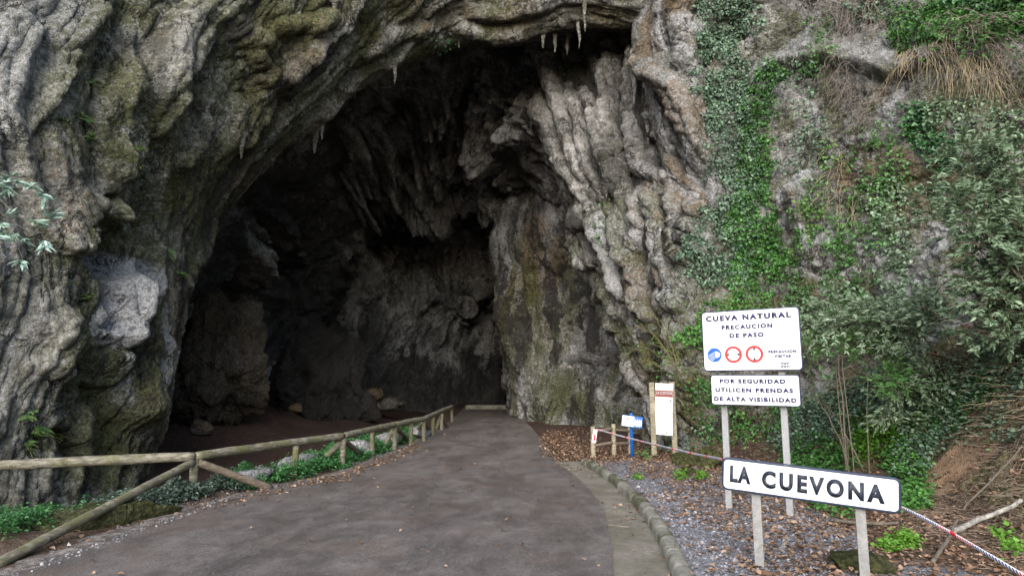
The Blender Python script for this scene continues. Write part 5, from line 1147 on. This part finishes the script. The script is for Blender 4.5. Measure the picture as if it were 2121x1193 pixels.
shrub('leafy_bush', (9.0, 13.9, bz(9.0, 13.9)), region([(1690, 730), (1730, 760), (1800, 770), (1850, 790), (1920, 760)], 12.6, 14, 6, 5, 46), 3400, .09, .4, ML_fern, 'thin pale bush behind the lower warning panel', 'bush', 205, sm=M_twig, sub=34, rad=.008, spray=.6)
shrub('hanging_bush', P(2010, 60, 15.4), region([(1930, 60), (1990, 90), (2050, 70), (2100, 50), (2120, 110)], 14.2, 15.2, 36, 6, 26), 1400, .11, .4, ML_ivy, 'bush with pale stems rooted at the top right of the cliff', 'bush', 206, sm=M_root, sub=4)
shrub('twiggy_shrub', P(1425, 830, 20.2), region([(1330, 650), (1350, 690), (1380, 720), (1400, 680), (1420, 640), (1345, 740), (1390, 760)], 18.8, 19.8, 26, 7, 16), 330, .075, .5, ML_bright, 'yellow twiggy shrub with few leaves above the information board', 'shrub', 207, sm=M_vine, rad=.014, spray=.55, sub=3)
shrub('twiggy_shrub', (7.35, 14.2, bz(7.35, 14.2)), [P(1660, 800, 14.0), P(1690, 830, 14), P(1740, 790, 14)], 40, .07, .5, ML_fern, 'bare brown forked shrub leaning behind the lower warning panel', 'shrub', 208, sm=M_bark, rad=.024, spray=.5, sub=4)
shrub('willow_branch', P(-160, 420, 6.6), [P(60, 402, 6.2), P(95, 408, 6.3), P(30, 392, 6.3), P(40, 420, 6.2), P(70, 470, 6.2), P(105, 508, 6.2), P(60, 500, 6.2), P(20, 480, 6.3), P(85, 455, 6.3), P(30, 455, 6.25)], 420, .115, .27, ML_silver, 'silvery leaved branch reaching in from the left edge in front of the rock', 'branch', 209, spray=.13, bias=.2, rad=.008, droop=.1, sub=3)
shrub('young_tree', (6.9, 13.1, bz(6.9, 13.1)), region([(1800, 520), (1760, 560), (1720, 600), (1790, 600)], 13.2, 14.6, 4, 9, 18), 300, .09, .4, ML_fern, 'slender sapling rising beside the tall warning sign in front of the cliff', 'sapling', 210, rad=.014, sub=8)

# ---- growth on the bank: ivy, weeds
def bankplants(name, line, w, N, L, mat, label, cat, seed, h=.16, wr=.9, bias=0, kind=None, group=None, parts=True):
    rs = np.random.RandomState(seed); pts = []
    xs = rs.uniform(-12, 14, 600000 // 10); ys = rs.uniform(6, 28, 600000 // 10)
    # propose points near the line by inverse projection on the ground
    L_ = np.asarray(line, float); lo = L_.min(0) - w; hi = L_.max(0) + w
    mm = np.stack([GX, GY, GZ], -1).reshape(-1, 3); px_, py_ = gpx.ravel(), gpy.ravel()
    s0 = (px_ > lo[0]) & (px_ < hi[0]) & (py_ > lo[1]) & (py_ < hi[1]) & (mm[:, 1] > 4) & (mm[:, 1] < 20.5) & (mm[:, 0] < 11.5); mm = mm[s0]; q, _ = stroke(px_[s0], py_[s0], line, w, .6)
    group = None if kind else group; nz_ = fbm(mm[:, 0] * 2, mm[:, 1] * 2, 0 * mm[:, 0] + seed, 3); pr = np.clip(q * 1.3 + nz_ * .9 - .25, 0, 1) * mm[:, 1]
    d_ = 0
    if pr.sum() <= 0: raise ValueError('no ground under ' + label)
    i = rs.choice(len(mm), N, p=pr / pr.sum()); p = mm[i] + np.stack([rs.uniform(-.06, .06, N), rs.uniform(-.06, .06, N), 0 * i], 1)
    p[:, 2] = ground_z(p[:, 0], p[:, 1]) + .02 + h * rs.uniform(0, 1, N) * np.clip(.7 + fbm(p[:, 0] * 3, p[:, 1] * 3, 0 * p[:, 0], 2), .2, 1.5)
    d = rs.normal(size=(N, 3)) * [1, 1, .3] + np.array([-.1, -.4, .05]); nn = np.array([-.15, -.35, 1.]) + rs.normal(size=(N, 3)) * .4
    o = foliage(name, p, d, nn, L * rs.uniform(.6, 1.2, N), wr, mat, rs, None, val=rs.normal(.45 + bias, .22, N))
    return tag(o, label if kind is None else None, cat if kind is None else None, group, kind)
bankplants('ivy', [(1880, 960), (1920, 910), (1960, 860), (2000, 830)], 45, 1500, .085, ML_ivyg, 'blue-green ivy creeping over the bank above the right end of the village sign', 'ivy', 301, .3)
bankplants('ivy', [(2010, 820), (2060, 800), (2110, 790)], 36, 500, .085, ML_ivyg, 'thin ivy among dead grass higher on the bank at the right edge', 'ivy', 302, .25)
bankplants('weed_patch', [(1760, 920), (1810, 905), (1850, 900)], 44, 2200, .08, ML_bright, 'bright green weed patch behind the village sign at the foot of the bank', 'weeds', 303, .35, bias=-.15)
bankplants('weed_patch', [(1860, 950), (1890, 990), (1900, 1030)], 40, 1800, .075, ML_ivy, 'low green weeds on the bank behind the right end of the village sign', 'weeds', 304, .25, bias=.2)
bankplants('weed_patch', [(1700, 1050), (1760, 1060)], 26, 500, .07, ML_ivy, 'green weeds on the leaf litter below the middle of the village sign', 'weeds', 305, .18, bias=.15)
bankplants('weed_patch', [(1835, 1132), (1890, 1130)], 18, 500, .06, ML_bright, 'bright yellow-green weed right of the right village sign post', 'weeds', 306, .1)
bankplants('weed_patch', [(1405, 990), (1415, 986)], 10, 120, .075, ML_bright, 'small bright weed left of the mossy boulders', 'weeds', 307, .18)
bankplants('weed_patch', [(1448, 992), (1456, 990)], 9, 90, .07, ML_bright, 'small bright weed in front of the mossy boulders', 'weeds', 308, .18)
bankplants('weed_patch', [(1316, 990), (1328, 992)], 7, 70, .06, ML_bright, 'tiny bright weed alone on the gravel near the kerb', 'weeds', 309, .08)
bankplants('weed_patch', [(1330, 945), (1340, 948)], 9, 60, .09, ML_fern, 'small weed at the foot of the blue signpost', 'weeds', 310, .2)
bankplants('ground_cover', [(1660, 960), (1740, 950)], 46, 2400, .08, ML_ivy, 'dark green undergrowth at the cliff foot right of the warning sign posts', None, 311, .35, kind='stuff')
bankplants('weed_patch', [(2080, 1110), (2100, 1140)], 26, 120, .08, ML_bright, 'scattered weeds beside the barrier tape at the lower right', 'weeds', 312, .1)
bankplants('weed_patch', [(1720, 880), (1780, 850), (1850, 860)], 56, 3200, .085, ML_ivyg, 'knee-high green plants at the cliff foot above the village sign', 'weeds', 313, .7)
bankplants('ground_cover', [(1930, 830), (1980, 790), (2030, 770)], 40, 800, .09, ML_laurel, 'grey-green plants on the upper bank under the laurel thicket', None, 314, .5, kind='stuff')
bankplants('weed_patch', [(1880, 800), (1950, 830), (1900, 870)], 50, 1500, .10, ML_laurel, 'shoulder-high grey-green plants on the bank under the laurel thicket', 'weeds', 315, 1.0)
bankplants('ground_cover', [(2050, 760), (2100, 740), (2121, 800)], 44, 900, .09, ML_laurel, 'grey-green plants at the top of the bank at the right edge', None, 316, .6, kind='stuff')
bankplants('ground_cover', [(2000, 900), (2060, 880), (2110, 900)], 30, 260, .08, ML_ivyg, 'few scattered leaves on the bank above the orange earth', None, 317, .2, kind='stuff')
bankplants('ivy', [(1640, 900), (1720, 880), (1800, 840), (1880, 800)], 60, 4200, .08, ML_ivyg, 'broad carpet of grey-green ivy along the cliff foot behind both signs', 'ivy', 318, .3)
bankplants('ivy', [(1920, 900), (1960, 850), (2040, 800)], 34, 1400, .075, ML_ivy, 'dark green ivy on the bank just above the orange earth', 'ivy', 319, .2)
# verge cover on the left of the road, too dense to count
def cover(y0, y1, a0, a1, N, L, mat, seed, h, bias=0, wr=.55, dens=None):
    """leaves carpeting the verge; a runs across it, 0 at the asphalt and 1 at the low wall"""
    rs = np.random.RandomState(seed); M_ = N * 4; yy = rs.uniform(y0, y1, M_); aa = rs.uniform(a0, a1, M_); e_ = sst(0, .12, (yy - y0) / (y1 - y0)) * sst(1, .88, (yy - y0) / (y1 - y0)) * sst(a0 - .02, a0 + .2, aa + .3 * fbm(yy * 1.5, 0 * yy, seed + 0 * yy, 3))
    xx = roadL(yy) + (wallL(yy) - roadL(yy)) * aa; e_ = e_ * np.clip(.75 + 1.1 * fbm(xx * 1.2, yy * 1.2, seed + 0 * xx, 3), .02, 1)
    i = np.flatnonzero(rs.uniform(0, 1, M_) < e_)[:N]; xx, yy = xx[i], yy[i]; n_ = len(i); lump = np.clip(.6 + .9 * fbm(xx * 1.8, yy * 1.8, 9 + 0 * xx, 3), .12, 1.5)
    p = np.stack([xx, yy, ground_z(xx, yy) + .02 + h * lump * rs.uniform(0, 1, n_) ** .7], 1)
    d = rs.normal(size=(n_, 3)) * [1, 1, .35] + np.array([.1, -.4, .1]); nn = np.array([.1, -.4, 1.]) + rs.normal(size=(n_, 3)) * .45
    o = foliage('ground_cover', p, d, nn, L * rs.uniform(.6, 1.2, n_), wr, mat, rs, None, val=rs.normal(.45 + bias, .22, n_)); tag(o, None, None, None, 'stuff')
cover(12.6, 21, .12, .86, 14000, .075, ML_peri, 320, .34, .05)
cover(20, 27, .15, .86, 4500, .08, ML_peri, 324, .28)
cover(10.2, 13.6, .30, 1.0, 8000, .07, ML_perid, 321, .26)
cover(10.5, 15.5, .95, 1.75, 6000, .075, ML_perid, 322, .22, .3)
cover(7.2, 10.2, .5, 1.5, 9000, .06, ML_peri, 323, .36, 0, .5)
# ---- dry stuff: hanging grass, roots, twigs, branches
def hangstrands(name, Pt, line, w, N, ln, rad, mat, label, cat, seed, wig=.05, off=.2, rnd_dir=0.25, seg=4, down=1.0):
    rs = np.random.RandomState(seed); p, n, _ = pick(Pt, line, w, N, rs, -.3); ps = []
    for a_, b_ in zip(p, n):
        t = np.linspace(0, 1, 9)[:, None]; l = ln * rs.uniform(.4, 1.2); d0 = unit(np.array([0, 0, -down]) + b_ * .25 + rs.normal(size=3) * rnd_dir)
        q = a_ + b_ * off * (.15 + np.sin(t * 2.2)) * rs.uniform(.4, 1.1) + d0 * l * t + np.cumsum(rs.normal(size=(9, 3)) * wig * l / 3, 0); ps.append(q)
    o = tubes(name, ps, [rad * rs.uniform(.6, 1.3)] * len(ps) if False else [np.linspace(rad, rad * .4, 9) * rs.uniform(.6, 1.3) for _ in ps], mat, None, seg)
    return tag(o, label, cat)
M_straw = simple('straw', (.46, .38, .25), .9, .2, 0, .3, 5)
hangstrands('dry_grass', D, [(1895, 130), (1950, 125), (2010, 140), (2050, 150)], 34, 420, 1.1, .007, M_straw, 'straw coloured dry grass hanging in a curtain on the right cliff', 'dry grass', 401, .03, .2, .15)
hangstrands('hanging_roots', D, [(1690, -20), (1750, 0), (1820, 30), (1860, 60)], 50, 110, 2.0, .010, M_root, 'long grey bare roots hanging from the top of the cliff', 'roots', 402, .10, .3, .3)
hangstrands('hanging_roots', D, [(1740, 180), (1780, 210), (1800, 240)], 40, 120, 1.1, .008, M_root, 'tangle of thin grey roots in the middle of the cliff below the long ones', 'roots', 403, .14, .35, .5)
hangstrands('hanging_roots', D, [(1740, 330), (1730, 380), (1760, 420)], 26, 60, 1.0, .006, M_straw, 'straw coloured strands hanging under the bright cliff ferns', 'roots', 404, .06, .2, .2)
hangstrands('hanging_roots', D, [(2060, 130), (2100, 160), (2120, 220)], 34, 90, 1.3, .007, M_root, 'thin grey twigs hanging at the upper right edge of the cliff', 'roots', 405, .1, .35, .4)
hangstrands('dry_vine', D, [(1490, 600), (1540, 620), (1600, 640)], 30, 50, 1.2, .007, M_vine, 'yellow dry vines over the ivy just above the warning sign', 'vine', 406, .12, .35, .7)
hangstrands('dry_grass', D, [(1800, 760), (1860, 780), (1930, 770)], 50, 110, .9, .005, M_straw, 'dry tangled stems hanging over the foot of the cliff above the bank', 'dry grass', 407, .16, .7, 1.1)
def brush(name, line, w, N, ln, rad, mat, label, cat, seed, tilt=.5):
    rs = np.random.RandomState(seed); mm = np.stack([GX, GY, GZ], -1).reshape(-1, 3); q, _ = stroke(gpx.ravel(), gpy.ravel(), line, w, .6)
    q = q * (mm[:, 1] > 4) * (mm[:, 1] < 18) * (mm[:, 0] < 11.5) * mm[:, 1]; i = rs.choice(len(mm), N, p=q / q.sum()); ps = []
    for a_ in mm[i]:
        az = rs.uniform(0, 2 * math.pi); l = ln * rs.uniform(.4, 1.3); t = np.linspace(0, 1, 8)[:, None]
        d0 = np.array([math.cos(az), math.sin(az), rs.uniform(.0, tilt)]); s_ = np.array([-math.sin(az), math.cos(az), 0]) * rs.normal() * .3
        qq = a_ + np.array([0, 0, .03]) + d0 * l * t + s_ * l * t ** 2 - np.array([0, 0, 1]) * l * tilt * .6 * t ** 2 + np.cumsum(rs.normal(size=(8, 3)) * .012, 0)
        qq[:, 2] = np.maximum(qq[:, 2], ground_z(qq[:, 0], qq[:, 1]) + .015); ps.append(qq)
    o = tubes(name, ps, [np.linspace(rad, rad * .4, 8) * rs.uniform(.5, 1.4) for _ in ps], mat, None, 4); return tag(o, None, None, None, 'stuff')
brush('dry_brush', [(2040, 800), (2090, 790), (2121, 850)], 55, 260, .42, .005, M_straw, 'mat of dead straw coloured grass high on the bank at the right edge', 'dry brush', 411, .5)
brush('dry_brush', [(2060, 930), (2110, 960), (2100, 1050)], 60, 240, .38, .005, M_twig, 'mat of dead brown stems on the bank right of the orange earth', 'dry brush', 412, .35)
brush('dry_brush', [(1920, 1060), (2000, 1060), (2080, 1130)], 60, 260, .4, .004, M_twig, 'scattered dead stems on the leaf litter beside the barrier tape', 'dry brush', 413, .2)
brush('dry_brush', [(1760, 820), (1840, 850), (1900, 870)], 50, 150, .8, .005, M_straw, 'tall tangle of dry stems at the cliff foot behind the village sign', 'dry brush', 414, .9)
def branch(name, pts, r0, r1, mat, label, cat, twigs=()):
    q = polyres(pts, 40); q = q + .02 * np.stack([fbm(q[:, 0] * 2 + a, q[:, 1] * 2, q[:, 2] * 2, 3) for a in (1, 5, 9)], 1)
    mb = MB(); mb.tube(q, np.linspace(r0, r1, 40) * (1 + .12 * fbm(q[:, 0] * 5, q[:, 1] * 5, q[:, 2] * 5, 2)), 9)
    for t_ in twigs: qq = polyres(t_, 16); mb.tube(qq, np.linspace(r1 * .8, r1 * .3, 16), 6)
    return tag(mb.build(name, mat), label, cat)
def gp(px, py, h=.04, Y=None):
    """point on the ground seen at a pixel, h above it"""
    i = np.argmin(np.hypot(gpx - px, gpy - py) + 1e3 * (GY < 4) + .3 * GY); m = np.stack([GX, GY, GZ], -1).reshape(-1, 3)[i]; return (m[0], m[1], m[2] + h)
M_lichen = simple('lichened_branch', (.42, .40, .36), .9, .2, 0, .35, 9, .4)
branch('dead_branch', [gp(1970, 1112, .04), gp(2020, 1100, .1), gp(2075, 1075, .14), gp(2118, 1050, .1)], .045, .03, M_lichen, 'pale lichened dead branch lying on the bank above the barrier tape', 'branch')
branch('dead_branch', [gp(1728, 1082, .04), gp(1790, 1092, .05), gp(1862, 1090, .05)], .032, .02, M_bark, 'dark stick lying on the leaf litter behind the right village sign post', 'branch')
branch('dead_branch', [gp(1935, 1170, .03), gp(1965, 1130, .12), gp(1985, 1110, .22)], .028, .018, M_bark, 'short dark dead branch propped up under the barrier tape', 'branch')
branch('dead_branch', [gp(2000, 1055, .06), gp(2060, 1010, .16), gp(2121, 950, .25)], .02, .012, M_bark, 'long thin bare branch lying along the bank right of the orange earth', 'branch')
branch('dead_branch', [gp(1260, 1090, .03), gp(1290, 1094, .04), gp(1300, 1100, .04)], .009, .006, M_twig, 'thin twig lying on the concrete gutter beside the kerb', 'twig')

# ---- litter and gravel
rs = np.random.RandomState(77)
def gpoints(N, wfun):
    mm = np.stack([GX, GY, GZ], -1).reshape(-1, 3); w_ = wfun(mm[:, 0], mm[:, 1], gpx.ravel(), gpy.ravel()) * (mm[:, 1] > 5) * (mm[:, 1] < 30) * (np.abs(mm[:, 0]) < 14)
    ex = np.gradient(GX, axis=0).ravel() * np.gradient(GY, axis=1).ravel(); w_ = np.clip(w_, 0, None) * ex; i = rs.choice(len(mm), N, p=w_ / w_.sum())
    p = mm[i] + np.stack([rs.uniform(-.06, .06, N), rs.uniform(-.06, .06, N), 0 * i], 1); p[:, 2] = np.maximum(ground_z(p[:, 0], p[:, 1]), np.where((p[:, 0] > roadL(p[:, 1])) & (p[:, 0] < roadR(p[:, 1])), .032, -9)); return p
def wl(x_, y_, a_, b_):
    nz_ = fbm(x_ * .9, y_ * .9, 4 + 0 * x_, 4); kk = x_ - kerbL(y_)
    w = sst(.15, 1.3, kk + .9 * nz_) * sst(22, 20, y_) * (x_ < 11) * 1.0
    w = np.maximum(w, stroke(a_, b_, [(1150, 925), (1190, 945), (1235, 950)], 36, .5)[0] * .8)
    w = np.maximum(w, stroke(a_, b_, [(1250, 945), (1400, 945)], 26, .5)[0] * .6); w = np.maximum(w, ((kk > -.5) & (kk < 0) & (y_ < KY1)) * .22); w = np.maximum(w, ((kk > 0) & (kk < 1.5)) * .10)
    w = np.maximum(w, stroke(a_, b_, [(100, 1130), (300, 1085), (560, 1025), (720, 990), (860, 930)], 12, .5)[0] * .5)
    w = np.maximum(w, ((x_ > roadL(y_)) & (x_ < roadR(y_))) * .006); return w
N = 34000; p = gpoints(N, wl); p[:, 2] += rs.uniform(.006, .03, N)
o = foliage('leaf_litter', p, rs.normal(size=(N, 3)) * [1, 1, .22], np.array([0, 0, 1.]) + rs.normal(size=(N, 3)) * .35, rs.uniform(.035, .11, N), .6, ML_litter, rs, None, fold=.18, curl=.3); tag(o, None, None, None, 'stuff')
def wg(x_, y_, a_, b_):
    kk = x_ - kerbL(y_); nz_ = fbm(x_ * .8, y_ * .8, 14 + 0 * x_, 3); return ((kk > .22) & (y_ < KY1)) * sst(3.0, 1.6, kk + .8 * nz_) * sst(17, 10, y_) + ((x_ < roadL(y_) + .2) & (x_ > roadL(y_) - .4) & (y_ < 14)) * .3
N = 13000; p = gpoints(N, wg); r_ = rs.uniform(.006, .017, N) * (1 + 1.3 * (rs.uniform(0, 1, N) > .93))
oc = unit(np.array([(1, 0, 0), (-1, 0, 0), (0, 1, 0), (0, -1, 0), (0, 0, 1), (0, 0, -1.)])); of = np.array([(0, 2, 4), (2, 1, 4), (1, 3, 4), (3, 0, 4), (2, 0, 5), (1, 2, 5), (3, 1, 5), (0, 3, 5)])
V = p[:, None] + oc[None] * r_[:, None, None] * rs.uniform(.6, 1.5, (N, 6, 1)) * np.array([1, 1, .75]); V[:, :, :] += rs.normal(size=(N, 6, 3)) * r_[:, None, None] * .25
mk = np.zeros((N * 6, 4)); mk[:, 0] = np.repeat(rs.uniform(0, 1, N), 6)
k = NT('loose_gravel'); at = k.attr('mask'); sep = k.n('ShaderNodeSeparateColor'); k.put(sep.inputs[0], at.outputs['Color'])
M_loose = k.fin(k.ramp(sep.outputs[0], [(0, (.09, .09, .105)), (.6, (.22, .22, .245)), (.95, (.36, .36, .38)), (1, (.44, .44, .44))]), .9, k.bump(k.noise(60, 3), .4, .01), .2)
o = link('gravel', mesh_np('gravel', V.reshape(-1, 3), (of[None] + (np.arange(N) * 6)[:, None, None]).reshape(-1, 3), False, {'mask': mk}), M_loose); o['kind'] = 'stuff'
